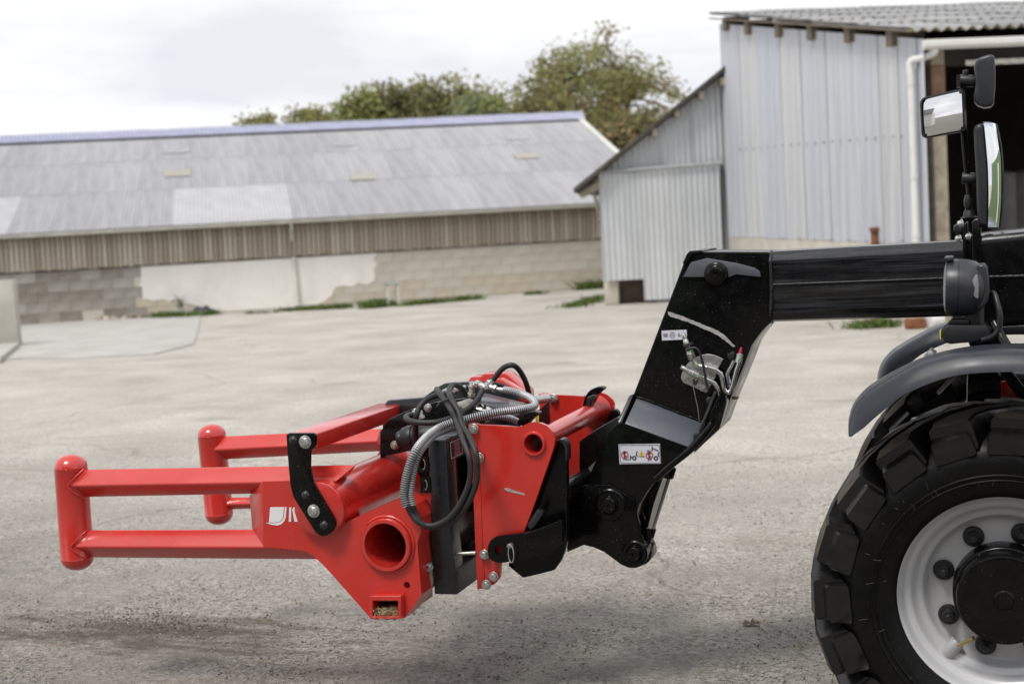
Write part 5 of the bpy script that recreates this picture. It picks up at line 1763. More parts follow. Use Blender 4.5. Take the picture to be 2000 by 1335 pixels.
# ------------------------------------------------------------------ chassis between the wheels
mb = MB().prism(PL([(1888, 735), (1950, 735), (2060, 735), (2300, 760), (2300, 980), (1905, 960), (1888, 860)], 4.78), (0, 0.62, 0), bevel=0.01)
obj('chassis', mb, M['black'], tele)
mb = MB().cyl(V((wc.x, 4.55, wc.z)), V((wc.x, 5.72, wc.z)), 0.10, n=24, bevel=0.02)
mb.cyl(V((wc.x, 4.50, wc.z)), V((wc.x, 4.66, wc.z)), 0.15, n=24, bevel=0.02)
obj('axle', mb, M['black'], tele, angle=40)
mb = MB().prism(PL([(1955, 745), (1985, 742), (2010, 800), (2010, 840), (1955, 830)], 4.72), (0, 0.02, 0), bevel=0.002)
obj('chassis_panel', mb, M['red'], tele, label='red panel on the chassis')
mb = MB().prism(PL([(1950, 724), (1975, 724), (2030, 790), (2005, 800)], 4.68), (0, 0.03, 0), bevel=0.004)
mb.prism(PL([(1890, 724), (1950, 724), (1955, 800), (1888, 800)], 4.66), (0, 0.04, 0), bevel=0.004)
obj('fender_bracket', mb, M['black'], tele)
mb = MB().tube([P(1942, 630, 4.58), P(1958, 662, 4.55), P(1975, 690, 4.5)], 0.016, 10)
mb.prism(PL([(1888, 660), (1952, 640), (1972, 676), (1900, 690)], 4.60), (0, 0.03, 0), bevel=0.003)
obj('lamp_stay', mb, M['black'], tele, angle=40)

# ------------------------------------------------------------------ boom
YB = 4.97
BWd = 0.24
def shell(sec, x0, x1, mats, name, par):
    """sec: list of (depth, fraction down) of the near half; x0/x1: ((x, ytop), (x, ybottom)) at both ends"""
    mb = MB()
    ends = []
    for (tx, ty, by) in (x0, x1):
        T, B = P(tx, ty, YB), P(tx, by, YB)
        ring = [V((T.x, YB + dy, T.z + (B.z - T.z) * f)) for dy, f in sec]
        ring += [V((T.x, YB + BWd - dy, T.z + (B.z - T.z) * f)) for dy, f in reversed(sec)]
        ends.append(ring)
    n = len(ends[0])
    mb.add(ends[0] + ends[1], [(i, n + i, n + (i + 1) % n, (i + 1) % n) for i in range(n)] + [tuple(range(n)), tuple(range(2 * n - 1, n - 1, -1))])
    return obj(name, mb, mats, par, angle=24)
sec = [(0.055, 0.0), (0.040, 0.006), (0.010, 0.098), (0.003, 0.125), (0.0015, 0.15), (0.008, 0.30), (0.002, 0.44), (0.0, 0.50), (0.002, 0.56), (0.008, 0.72), (0.004, 0.84), (0.012, 0.90), (0.028, 0.965), (0.048, 0.996), (0.07, 1.0)]
boom = shell(sec, (1500, 491.5, 631), (1900, 469, 619), M['black_boom'], 'inner_boom', tele)
# weld along the middle and round the end of the inner boom
mb = MB()
a, b = P(1505, 556, YB - 0.001), P(1890, 541.5, YB - 0.001)
weld(mb, [a.lerp(b, i / 120) for i in range(121)], 0.0042, 5)
wb = []
for f in range(0, 41):
    t = f / 40
    y = 492 + 139 * t
    x = 1503 + 4 * math.sin(t * 3)
    dep = 0.0 if 0.15 < t < 0.85 else 0.05 * (min(1, abs(t - 0.5) - 0.35) / 0.15) ** 2
    wb.append(P(x, y, YB) + V((0, dep - 0.002, 0)))
obj('weld_bead', mb, M['plastic'], boom, angle=85)
mb = MB()
weld(mb, wb, 0.0062, 6)
obj('weld_bead', mb, M['plastic'], boom, angle=85)
mb = MB()
pp = [(0.045, 0.0), (0.015, 0.02), (0.004, 0.06), (0.0, 0.10), (0.0, 0.90), (0.004, 0.95), (0.02, 0.985), (0.05, 1.0)]
sav_YB, sav_W = YB, BWd
YB, BWd = 4.90, 0.38
outb = shell(pp, (1914, 458, 644), (2420, 406, 610), M['black'], 'outer_boom', tele)
mb = MB()
a, b = P(1920, 541, YB), P(2100, 536, YB)
weld(mb, [a.lerp(b, i / 70) for i in range(71)], 0.0055, 8)
obj('weld_bead', mb, M['plastic'], outb, angle=85)
YB, BWd = sav_YB, sav_W
# collar at the mouth of the outer boom
mb = MB()
mb.prism(PL([(1880, 440), (1888, 434), (1889, 640), (1880, 640)], 4.89), (0, 0.40, 0), bevel=0.003)
mb.prism(PL([(1898, 433), (1905, 429), (1913, 431), (1916, 452), (1917, 650), (1899, 650)], 4.885), (0, 0.41, 0), bevel=0.004)
mb.prism(PL([(1886, 462), (1900, 460), (1901, 640), (1886, 640)], 4.92), (0, 0.36, 0), bevel=0.002)
col_ = obj('boom_collar', mb, M['black'], tele)
for (x, y) in ((1879, 437), (1875, 466), (1893, 462)):
    inst(BOLT_S, 'bolt', P(x, y, 4.90), Matrix.Rotation(R_(-70), 3, 'Z'), col_)
mb = MB().lathe([(-0.02, 0), (-0.018, 0.010), (-0.005, 0.015), (0.008, 0.013), (0.015, 0.006), (0.03, 0.005), (0.03, 0)], P(1872, 449, 4.9), (0.3, 0.2, -1), 14)
obj('rubber_stop', mb, M['plastic'], col_, angle=50)

# ------------------------------------------------------------------ head of the boom
neck = [(1337, 508), (1345, 494), (1353, 490), (1372, 491.5), (1440, 491.5), (1503, 492), (1507, 560), (1506, 630), (1494, 640), (1482, 654), (1468, 674), (1452, 715), (1440, 745), (1420, 793), (1404, 838), (1372, 868), (1346, 878), (1222, 828), (1237, 770)]
mb = MB().prism(PL(neck, 4.975), (0, 0.25, 0), bevel=0.006, seg=3)
head = obj('boom_head', mb, M['black'], tele)
mb = MB().prism(PL([(1333, 514), (1341, 496), (1347, 490), (1371, 488.5), (1372, 494), (1352, 497), (1338, 518)], 4.96), (0, 0.28, 0), bevel=0.003)
obj('head_cap', mb, M['black'], head)
mb = MB().prism(PL([(1334, 541), (1349, 512), (1380, 504), (1440, 514), (1474, 523), (1484, 530), (1486, 541), (1438, 536), (1412, 545), (1386, 541)], 4.965), (0, 0.012, 0), bevel=0.003)
obj('head_gusset', mb, M['slate_skylit'], head)
c = P(1398, 535, 4.955)
mb = MB().lathe([(0.02, 0.044), (0.004, 0.042), (0.0, 0.038), (-0.002, 0.030), (-0.008, 0.029), (-0.010, 0.026), (-0.010, 0.008), (-0.006, 0.004), (-0.006, 0)], c, (0, 1, 0), 40)
obj('head_pin', mb, M['black'], head, angle=40)
# lower, wider half of the head with its sloping facet
low = [(1207, 826), (1219.5, 827), (1343, 872), (1356, 866), (1366, 860), (1346, 880), (1310, 908), (1281, 934), (1262, 962), (1248, 985), (1240, 1010), (1232, 1035), (1195, 1052), (1150, 1060), (1150, 930), (1172, 880), (1190, 840)]
mb = MB().prism(PL(low, 4.86), (0, 0.20, 0), bevel=0.005, seg=3)
lowh = obj('head_lower', mb, M['black'], tele)
mb = MB()
mb.prism([P(1244, 775, 4.974), P(1378, 827, 4.974), P(1345, 872, 4.856), P(1220, 826, 4.856)], (0.004, 0.010, -0.012), bevel=0.003)
obj('head_gusset', mb, M['slate_skylit'], lowh, label='sloping gusset of the head with the sky reflection painted grey')
mb = MB().prism([P(1229, 772, 4.95), P(1237, 770, 4.95), P(1214, 826, 4.86), P(1206, 823, 4.86)], (0.0, 0.10, 0), bevel=0.002)
obj('edge_plate', mb, M['slate'], lowh)
mb = MB()
ww = [P(1244, 775, 4.972), P(1270, 783, 4.972), P(1320, 803, 4.972), P(1360, 818, 4.972), P(1378, 826, 4.972)]
weld(mb, spline(ww, 14), 0.005, 12)
obj('weld_bead', mb, M['black'], lowh, angle=60)
mb = MB().tube(spline([P(1281, 934, 4.845), P(1310, 908, 4.845), P(1345, 880, 4.845), P(1372, 852, 4.85), P(1392, 826, 4.86)], 5), 0.013, 10)
obj('edge_bar', mb, M['black'], lowh, angle=60)
mb = MB().prism(PL([(1352, 860), (1362, 848), (1372, 836), (1384, 812), (1400, 780), (1412, 760), (1418, 786), (1404, 838), (1372, 868), (1356, 884)], 4.90), (0, 0.06, 0), bevel=0.003)
obj('side_arm', mb, M['black'], lowh)
mb = MB().cyl(P(1361, 851, 4.87), P(1361, 851, 4.95), 0.013, n=16, bevel=0.002)
mb.cyl(P(1386, 782, 4.93), P(1386, 782, 4.99), 0.014, n=16, bevel=0.002)
mb.tube([P(1366, 842, 4.88), P(1384, 800, 4.9), P(1398, 764, 4.93)], 0.006, 8)
obj('pin', mb, M['plastic'], lowh, angle=40)
# pins on the lower head
def pin(x, y, Y, r1, r2, par, name='pivot_pin'):
    c = P(x, y, Y)
    mb = MB().lathe([(0.05, r1), (0.004, r1), (0.0, r1 - 0.004), (-0.002, r1 * 0.86), (-0.002, r1 * 0.66), (-0.001, r2 + 0.004), (-0.006, r2), (-0.016, r2), (-0.019, r2 - 0.003), (-0.019, 0.006), (-0.014, 0.003), (-0.014, 0)], c, (0, 1, 0), 40)
    return obj(name, mb, M['black'], par, angle=40)
pin(1190, 985, 4.845, 0.058, 0.028, lowh)
# link plates carrying the tilt cylinder
link_o = [(1107, 1076), (1140, 1064), (1160, 1069), (1180, 1078), (1200, 1093), (1214, 1103), (1228, 1108.5), (1242, 1109), (1256, 1103), (1264, 1092), (1265, 1078), (1258, 1062), (1250, 1040), (1243, 1012), (1240, 975), (1190, 945), (1107, 950)]
mb = MB().prism(PL(link_o, 4.85), (0, 0.04, 0), bevel=0.004)
l1 = obj('link_arm', mb, M['black'], tele)
pin(1239, 1080, 4.838, 0.047, 0.025, l1)
mb = MB().prism([p + V((0, 0.10, 0)) for p in PL(link_o, 4.87)], (0, 0.035, 0), bevel=0.004)
l2 = obj('link_arm', mb, M['black'], tele)
mb = MB().prism(PL([(1236, 972), (1284, 918), (1300, 925), (1296, 948), (1264, 1036), (1246, 1040)], 5.02), (0, 0.03, 0), bevel=0.002)
obj('link_web', mb, M['black'], l2)
# tilt cylinder rod
r0_, r1_ = P(1301, 925, 4.93), P(1268, 1030, 4.93)
mb = MB().cyl(r0_, r1_, 0.0215, n=32)
rod = obj('cylinder_rod', mb, M['chrome'], tele, angle=40)
e = P(1256, 1076, 4.93)
mb = MB().cyl(r1_ + (r0_ - r1_).normalized() * 0.004, r1_.lerp(e, 0.35), 0.026, n=28, bevel=0.003)
mb.cyl(r1_.lerp(e, 0.3), r1_.lerp(e, 0.9), 0.020, n=20)
mb.cyl(e + V((0, -0.05, 0)), e + V((0, 0.05, 0)), 0.040, n=32, bevel=0.004)
obj('rod_eye', mb, M['black'], rod, angle=40)
mb = MB().cyl(r0_ + (r0_ - r1_).normalized() * 0.03, r0_ + (r1_ - r0_).normalized() * 0.01, 0.030, n=28, bevel=0.004)
obj('cylinder_barrel', mb, M['black'], rod, angle=40)
# quick-hitch carriage: upright, cross tube, side plates, hooks
mb = MB().prism(PL([(1131, 862), (1165, 838), (1205, 815), (1225, 830), (1228, 1000), (1150, 1060), (1107, 1078), (1107, 955), (1131, 925)], 5.02), (0, 0.22, 0), bevel=0.004)
car = obj('quick_hitch', mb, M['black'], tele)
mb = MB().cyl(P(1096, 962, 4.72), P(1200, 900, 5.40), 0.036, n=32, bevel=0.003)
t0_, t1_ = P(1096, 962, 4.72), P(1200, 900, 5.40)
mb.cyl(t0_.lerp(t1_, 0.58), t0_.lerp(t1_, 0.63), 0.039, n=32, bevel=0.003)
obj('cross_tube', mb, M['black'], car, angle=40)
mb = MB().prism([P(1148, 914, 4.93), P(1178, 884, 4.98), P(1166, 922, 4.93), P(1154, 922, 4.90)], (0, 0.02, -0.01), bevel=0.002)
obj('gusset', mb, M['slate'], car)
hp = [(1084, 868), (1087, 860), (1093, 857), (1100, 858), (1105, 864), (1107, 874), (1107.5, 960), (1107.5, 1055), (1102, 1077), (1094, 1096), (1082, 1113), (1052, 1121), (1021, 1128), (1006, 1116), (992, 1104), (1000, 1085), (1020, 1036), (1044, 985)]
for dy in (0, 0.74):
    mb = MB().prism([p + V((0, dy, 0)) for p in PL(hp, 4.69)], (0, 0.032, 0), bevel=0.004)
    obj('hitch_plate', mb, M['black'], car)
mb = MB().prism(PL([(1093, 857), (1100, 858), (1105, 864), (1107.5, 874), (1108, 900), (1104, 900), (1103, 876), (1100, 868), (1092, 863)], 4.675), (0, 0.05, 0), bevel=0.003)
obj('plate_rim', mb, M['slate'], car)
hk = [(952, 1075), (953.5, 1064), (958, 1055), (965, 1049), (975, 1046), (1000, 1043), (1021, 1040), (1040, 1036), (1060, 1029), (1088, 1017), (1097, 1018), (1099, 1028), (1097, 1062), (1075, 1080), (1040, 1088), (1000, 1095), (985, 1098), (972, 1098), (961, 1094), (954, 1086)]
hc = P(972.5, 1073, 4.615)
mb = MB().prism(PL(hk, 4.615), (0, 0.022, 0), holes=[[V((hc.x + 0.013 * math.cos(a), hc.y, hc.z + 0.0185 * math.sin(a))) for a in [2 * PI * i / 20 for i in range(20)]]], bevel=0.0)
arm_ = obj('lock_arm', mb, M['black'], car)
mb = MB().prism(PL([(1022, 1041), (1060, 1029), (1090, 1017), (1097, 1017), (1098, 1024), (1062, 1036), (1024, 1047)], 4.600), (0, 0.03, 0), bevel=0.003)
obj('arm_rib', mb, M['black'], arm_)
mb = MB().prism(PL([(1029, 1025), (1049, 995), (1059, 999), (1060, 1004), (1042, 1030), (1034, 1034)], 4.600), (0, 0.035, 0), bevel=0.003)
obj('stop_block', mb, M['slate'], car)
c = P(998, 1065, 4.606)
mb = MB().cyl(c + V((-0.004, -0.012, 0)), c + V((0, 0.02, 0)), 0.009, n=14, bevel=0.002)
ringp = [c + V((0.010 * math.sin(a) + 0.004, -0.016, -0.026 + 0.030 * math.cos(a))) for a in [2 * PI * i / 24 for i in range(25)]]
mb.tube(ringp, 0.0022, 6, mi=1)
obj('linch_pin', mb, [M['zinc_dull'], M['zinc']], arm_, angle=50)
horn1 = zp([(288, 335), (298, 270), (315, 215), (345, 165), (385, 125), (440, 100), (500, 92), (535, 98), (547, 118), (530, 138), (495, 160), (470, 188), (450, 225), (430, 270), (400, 310), (330, 345)], 1090, 740, 6.07)
horn2 = zp([(1250, 1170), (1262, 1090), (1300, 1030), (1360, 985), (1440, 955), (1530, 942), (1595, 965), (1600, 985), (1560, 1010), (1500, 1060), (1450, 1110), (1400, 1180)], 860, 690, 8.333)
mb = MB().prism(PL(horn1, 5.36), (0, 0.045, 0), bevel=0.008, seg=3)
obj('hook', mb, M['black'], car)
mb = MB().prism(PL(horn2, 4.72), (0, 0.045, 0), bevel=0.008, seg=3)
obj('hook', mb, M['black'], car)
mb = MB().prism(PL(zp([(325, 330), (345, 215), (420, 180), (440, 200), (400, 260), (380, 330)], 1090, 740, 6.07), 5.32), (0, 0.05, 0), bevel=0.006, seg=3)
obj('hook_pad', mb, M['slate'], car)

# ------------------------------------------------------------------ stickers on the head
Ys = 4.857
def sticker():
    mb = MB()
    flat(mb, [(1208, 867), (1289, 866), (1291, 905), (1210, 906)], Ys)
    def S(pts, mi, lift=0.0022):
        # enlargement of the sticker
        return flat(mb, zp(pts, 1190, 850, 16.667), Ys - lift, mi, 0.0008)
    fr = [(330, 300), (1630, 300), (1660, 890), (365, 890)]
    for i in range(4):
        a, b = V((*fr[i], 0)), V((*fr[(i + 1) % 4], 0))
        n = (b - a).normalized()
        n = V((-n.y, n.x, 0)) * 7
        S([(a + n)[:2], (b + n)[:2], (b - n)[:2], (a - n)[:2]], 2)
    def line(p, q, w_, mi, lift=0.0022):
        a, b = V((*p, 0)), V((*q, 0))
        n = (b - a).normalized()
        n = V((-n.y, n.x, 0)) * w_
        S([(a + n)[:2], (b + n)[:2], (b - n)[:2], (a - n)[:2]], mi, lift)
    def ringd(cx, cy, r, w_, mi, lift=0.0022):
        for i in range(20):
            a0, a1 = 2 * PI * i / 20, 2 * PI * (i + 1) / 20
            S([(cx + (r + w_) * math.cos(a0), cy + (r + w_) * math.sin(a0)), (cx + (r + w_) * math.cos(a1), cy + (r + w_) * math.sin(a1)),
               (cx + (r - w_) * math.cos(a1), cy + (r - w_) * math.sin(a1)), (cx + (r - w_) * math.cos(a0), cy + (r - w_) * math.sin(a0))], mi, lift)
    for cx, cy in ((500, 620), (1300, 640)):
        ringd(cx, cy - 75, 18, 17, 1)
        line((cx - 5, cy - 40), (cx - 10, cy + 60), 17, 1)
        line((cx - 10, cy + 50), (cx - 30, cy + 175), 10, 1)
        line((cx - 5, cy + 50), (cx + 50, cy + 175), 10, 1)
        line((cx - 40, cy - 20), (cx + 60, cy + 40), 7, 1)
        ringd(cx, cy, 108, 11, 3, 0.0030)
        line((cx - 76, cy - 76), (cx + 76, cy + 76), 11, 3, 0.0034)
    for cx, cy in ((812, 728), (1515, 735)):
        ringd(cx, cy, 55, 15, 1)
    line((520, 768), (690, 768), 11, 2)
    line((685, 640), (690, 770), 12, 1)
    line((690, 705), (735, 690), 14, 1)
    line((910, 510), (868, 630), 12, 1)
    line((868, 625), (925, 675), 13, 1)
    line((1390, 350), (1392, 490), 11, 1)
    line((1205, 484), (1395, 486), 9, 2)
    line((1395, 410), (1600, 495), 12, 1)
    line((1612, 530), (1575, 630), 12, 1)
    line((1575, 625), (1620, 680), 13, 1)
    S([(1050, 495), (1148, 675), (955, 675)], 1)
    S([(1050, 510), (1138, 668), (965, 668)], 4, 0.0030)
    line((1050, 560), (1050, 625), 9, 1, 0.0036)
    line((1050, 640), (1050, 655), 9, 1, 0.0036)
    return obj('warning_sticker', mb, [M['sticker'], M['print_dark'], M['print_grey'], M['print_red'], M['print_yellow']], lowh, angle=0)
sticker()
mb = MB()
Yq = 4.972
flat(mb, [(1292, 645.5), (1341, 643.5), (1342, 662.5), (1293, 664.5)], Yq)
def S2(pts, mi=1):
    flat(mb, zp(pts, 1270, 620, 6.676), Yq - 0.002, mi, 0.0008)
for i in range(4):
    S2([(168, 206 + i * 12), (228, 204 + i * 12), (228, 209 + i * 12), (168, 211 + i * 12)])
for i in range(16):
    a0, a1 = 2 * PI * i / 16, 2 * PI * (i + 1) / 16
    S2([(286 + r * math.cos(a), 230 + r * math.sin(a)) for r, a in ((34, a0), (34, a1), (29, a1), (29, a0))])
S2([(262, 187), (310, 187), (310, 191), (262, 191)])
S2([(266, 228), (306, 226), (306, 233), (266, 235)])
S2([(358, 228), (420, 225), (420, 229), (358, 232)])
S2([(362, 238), (386, 237), (386, 241), (362, 242)])
S2([(370, 196), (376, 196), (384, 224), (362, 225)])
S2([(430, 200), (452, 198), (448, 214), (434, 215)])
obj('small_sticker', mb, [M['sticker'], M['print_grey']], head, angle=0)
# bright scraped streak across the head
up_ = zp([(515, 462), (535, 466), (600, 487), (680, 520), (760, 552), (820, 575), (880, 610), (915, 645), (955, 688)], 1150, 470, 3.3375)
dn_ = zp([(940, 690), (895, 655), (850, 622), (790, 590), (720, 562), (650, 532), (580, 508), (530, 492), (517, 480)], 1150, 470, 3.3375)
R4 = random.Random(3)
up2, dn2 = [], []
for arr, out in ((up_, up2), (dn_, dn2)):
    for (x, y), (x2, y2) in zip(arr, arr[1:]):
        for k in range(7):
            f = k / 7
            out.append((x + (x2 - x) * f, y + (y2 - y) * f + R4.uniform(-0.7, 0.7)))
    out.append(arr[-1])
mb = MB()
flat(mb, up2 + dn2, 4.9735, 0, 0.001)
obj('scrape_mark', mb, M['steel_scrape'], head, angle=0)

# ------------------------------------------------------------------ hydraulic couplings on the head
z6 = lambda L, Y: [P(1270 + x / 6.676, 620 + y / 6.676, Y) for x, y in L]
Yc = 4.945
mb = MB().prism(z6([(478, 612), (520, 572), (600, 520), (690, 484), (760, 474), (850, 492), (952, 540), (905, 625), (880, 665), (850, 780), (800, 870), (738, 975), (720, 978), (580, 912), (430, 846), (408, 815), (400, 780), (412, 725)], Yc), (0, 0.006, 0), bevel=0.001, seg=1)
cb = obj('coupling_bracket', mb, M['zinc'], head)
def stem(a, b, prof, mats, name, par=cb):
    a, b = V(a), V(b)
    L = (b - a).length
    mb = MB().lathe([(f * L, r) for f, r in prof], a, b - a, 18)
    return obj(name, mb, M[mats], par, angle=35)
A1, A2 = z6([(432, 215)], 4.90)[0], z6([(492, 385)], 4.90)[0]
stem(A1, A2, [(0, 0), (0, 0.006), (0.06, 0.0075), (0.2, 0.0075), (0.22, 0.0095), (0.30, 0.0095), (0.32, 0.008), (0.45, 0.0085), (0.5, 0.010), (0.72, 0.0105), (0.74, 0.008), (1.0, 0.009), (1.0, 0)], 'zinc', 'coupling')
A3 = z6([(492, 350)], 4.90)[0]
stem(A3 - (A2 - A1).normalized() * 0.004, A3 + (A2 - A1).normalized() * 0.006, [(0, 0.0), (0, 0.0175), (0.2, 0.0185), (0.8, 0.0185), (1, 0.0175), (1, 0)], 'fender', 'coupling_cap')
B1, B2 = z6([(500, 385)], 4.90)[0], z6([(545, 540)], 4.905)[0]
stem(B1, B2, [(0, 0), (0, 0.0115), (0.45, 0.0125), (0.5, 0.014), (0.95, 0.0135), (1, 0.012), (1, 0)], 'zinc', 'coupling')
mb = MB().tube(spline(z6([(545, 530), (575, 585), (620, 625), (680, 640), (740, 652)], 4.91), 6), 0.0095, 12)
obj('elbow', mb, M['zinc'], cb, angle=60)
C1, C2 = z6([(400, 640)], 4.91)[0], z6([(660, 775)], 4.92)[0]
stem(C1, C2, [(0, 0), (0, 0.0085), (0.03, 0.009), (0.08, 0.0075), (0.12, 0.009), (0.42, 0.009), (0.45, 0.012), (0.58, 0.012), (0.6, 0.0135), (0.85, 0.0135), (0.88, 0.010), (1, 0.009), (1, 0)], 'zinc', 'coupling')
for L_, Y0, Y1 in (([(700, 635), (790, 660), (870, 690), (925, 745), (945, 830), (958, 910), (985, 965), (1025, 970), (1060, 930), (1090, 820), (1125, 690), (1160, 590)], 4.925, 4.95), ([(650, 765), (760, 815), (830, 850), (880, 920), (905, 1000), (930, 1060), (970, 1075)], 4.92, 4.95), ([(1040, 930), (1025, 830), (1010, 740), (1060, 640), (1110, 540)], 4.965, 4.97)):
    n_ = len(L_)
    pts = [z6([q], Y0 + (Y1 - Y0) * i / (n_ - 1))[0] for i, q in enumerate(L_)]
    mb = MB().tube(spline(pts, 7), 0.0085, 12)
    obj('steel_pipe', mb, M['chrome'], cb, angle=60)
D1, D2 = z6([(1150, 590)], 4.95)[0], z6([(1172, 470)], 4.955)[0]
stem(D1, D2, [(0, 0), (0, 0.0125), (0.9, 0.0125), (1, 0.010), (1, 0)], 'zinc', 'coupling')
stem(D2, z6([(1190, 385)], 4.955)[0], [(0, 0), (0, 0.007), (0.5, 0.006), (1, 0.003), (1, 0)], 'print_red', 'plug')
for q in ((545, 440), (620, 610), (618, 765), (1168, 540)):
    c = z6([q], 4.893)[0]
    mb = MB().box(c, (0.006, 0.004, 0.011), Matrix.Rotation(0.5, 3, 'Y'), bevel=0.001, seg=1)
    obj('paint_mark', mb, M['green_mark'], cb)
inst(BOLT_S, 'bolt', z6([(690, 905)], 4.943)[0], None, cb)
mb = MB().tube(spline(z6([(462, 425), (520, 405), (580, 395), (630, 430), (665, 520), (690, 620), (712, 740), (735, 860), (765, 935)], 4.885), 6), 0.0045, 8)
mb.tube(spline(z6([(560, 800), (585, 870), (610, 815)], 4.9), 6), 0.004, 8)
obj('strap', mb, M['plastic'], cb, angle=60)
mb = MB().tube(spline(z6([(548, 790), (562, 900), (590, 1040), (615, 1150), (632, 1270), (640, 1350)], 4.90), 6), 0.0014, 6)
obj('tether', mb, M['zinc_dull'], cb, angle=60)
mb = MB().prism(z6([(1015, 470), (1080, 435), (1110, 470), (1095, 540), (1040, 560), (1000, 520)], 4.95), (0, 0.03, 0), bevel=0.004)
obj('clamp', mb, M['plastic'], cb)
c = P(1431, 777, 4.99)
mb = MB().cyl(c, c + V((0.016, -0.006, 0.002)), 0.006, n=10)
mb.cyl(c + V((0.012, -0.005, 0.002)), c + V((0.022, -0.008, 0.003)), 0.0035, n=8)
obj('grease_nipple', mb, M['brass'], head)

# ------------------------------------------------------------------ work lamp on its bracket
lc = P(1880, 560, 4.60)
lx = lambda x: P(x, 560, 4.60).x - lc.x
LR = 0.088
mb = MB()
lax = V((1, 0.02, -0.045)).normalized()
l0 = lc + V((lx(1851), 0, 0.0))
mb.lathe([(0.0, 0.0), (0.0, LR * 0.90), (-0.006, LR * 0.97), (0.002, LR), (0.03, LR * 1.0), (0.031, LR * 0.985), (0.033, LR * 0.985), (0.034, LR), (0.062, LR * 0.985), (0.082, LR * 0.92), (0.098, LR * 0.80), (0.110, LR * 0.62), (0.116, LR * 0.4), (0.118, 0)], l0, lax, 44)
lamp = obj('headlight', mb, M['lamp_plastic'], tele, angle=40)
mb = MB()
mb.lathe([(0.001, LR * 0.93), (-0.006, LR * 0.90), (-0.012, LR * 0.6), (-0.014, 0)], l0, lax, 40)
obj('lens', mb, M['lens'], lamp, angle=50)
mb = MB().prism(PL(zp([(1395, 246), (1412, 238), (1470, 236), (1470, 262), (1430, 268)], 1480, 440, 3.846), 4.55), (0, 0.12, 0), bevel=0.004)
obj('lamp_visor', mb, M['lamp_plastic'], lamp)
mb = MB().prism(PL(zp([(1655, 300), (1675, 286), (1708, 294), (1728, 320), (1738, 400), (1742, 500), (1728, 570), (1700, 610), (1655, 640), (1625, 600)], 1480, 440, 3.846), 4.545), (0, 0.11, 0), bevel=0.016, seg=4)
obj('indicator_body', mb, M['lamp_plastic'], lamp)
mb = MB().prism(PL(zp([(1640, 365), (1652, 378), (1662, 450), (1658, 545), (1645, 556), (1618, 525), (1608, 470), (1612, 410)], 1480, 440, 3.846), 4.520), (0, 0.05, 0), bevel=0.006, seg=2)
obj('indicator_lens', mb, M['indicator'], lamp, angle=40)
mb = MB().tube(PL([(1903, 598), (1902, 636)], 4.61), 0.030, 16)
obj('lamp_foot', mb, M['plastic'], lamp, angle=40)
mb = MB().tube(spline([P(x, y, Y) for x, y, Y in ((1932, 572, 4.60), (1942, 574, 4.58), (1948, 592, 4.56), (1953, 614, 4.55), (1951, 640, 4.55), (1940, 656, 4.55), (1918, 664, 4.56))], 10), 0.0, 10, rad=[0.0085 + (0.0012 if i % 2 and i > 24 else 0) for i in range(61)])
obj('cable', mb, M['plastic'], lamp, angle=50)
mb = MB().prism(PL([(1843, 641), (1852, 634), (1925, 635), (1934, 643), (1936, 660), (1900, 668), (1856, 672), (1845, 668), (1839, 660), (1839, 648)], 4.56), (0, 0.11, 0), bevel=0.006, seg=2)
mb.prism(PL([(1849, 633), (1860, 624), (1892, 624), (1893, 634)], 4.57), (0, 0.08, 0), bevel=0.004)
br = obj('lamp_bracket', mb, M['plastic'], tele)
mb = MB().prism(PL([(1835.5, 646), (1838, 643), (1838, 664), (1835.5, 661)], 4.565), (0, 0.06, 0), bevel=0.001)
obj('reflector', mb, M['print_yellow'], br)

# ------------------------------------------------------------------ mirrors on their pole
Ym = 4.93
zm = lambda L: zp(L, 1780, 80, 3.513)
mb = MB()
mb.tube(spline(PL([(1891.5, 418), (1892, 404), (1894, 396), (1893, 372), (1890, 340), (1886, 300), (1882, 250), (1880, 215), (1881, 160)], Ym + 0.02), 5), 0.0105, 12)
pole = obj('mirror_pole', mb, M['black'], tele, angle=60)
mb = MB()
mb.lathe([(0, 0), (0, 0.026), (0.004, 0.028), (0.008, 0.020), (0.022, 0.017), (0.034, 0.011), (0.036, 0)], P(1893, 427, Ym + 0.02), (0, 0, 1), 20)
mb.lathe([(0, 0), (0, 0.008), (0.012, 0.013), (0.03, 0.0135), (0.046, 0.009), (0.048, 0)], P(1891, 408, Ym + 0.01), (0, 0, 1), 16)
obj('pole_foot', mb, M['plastic'], pole, angle=50)
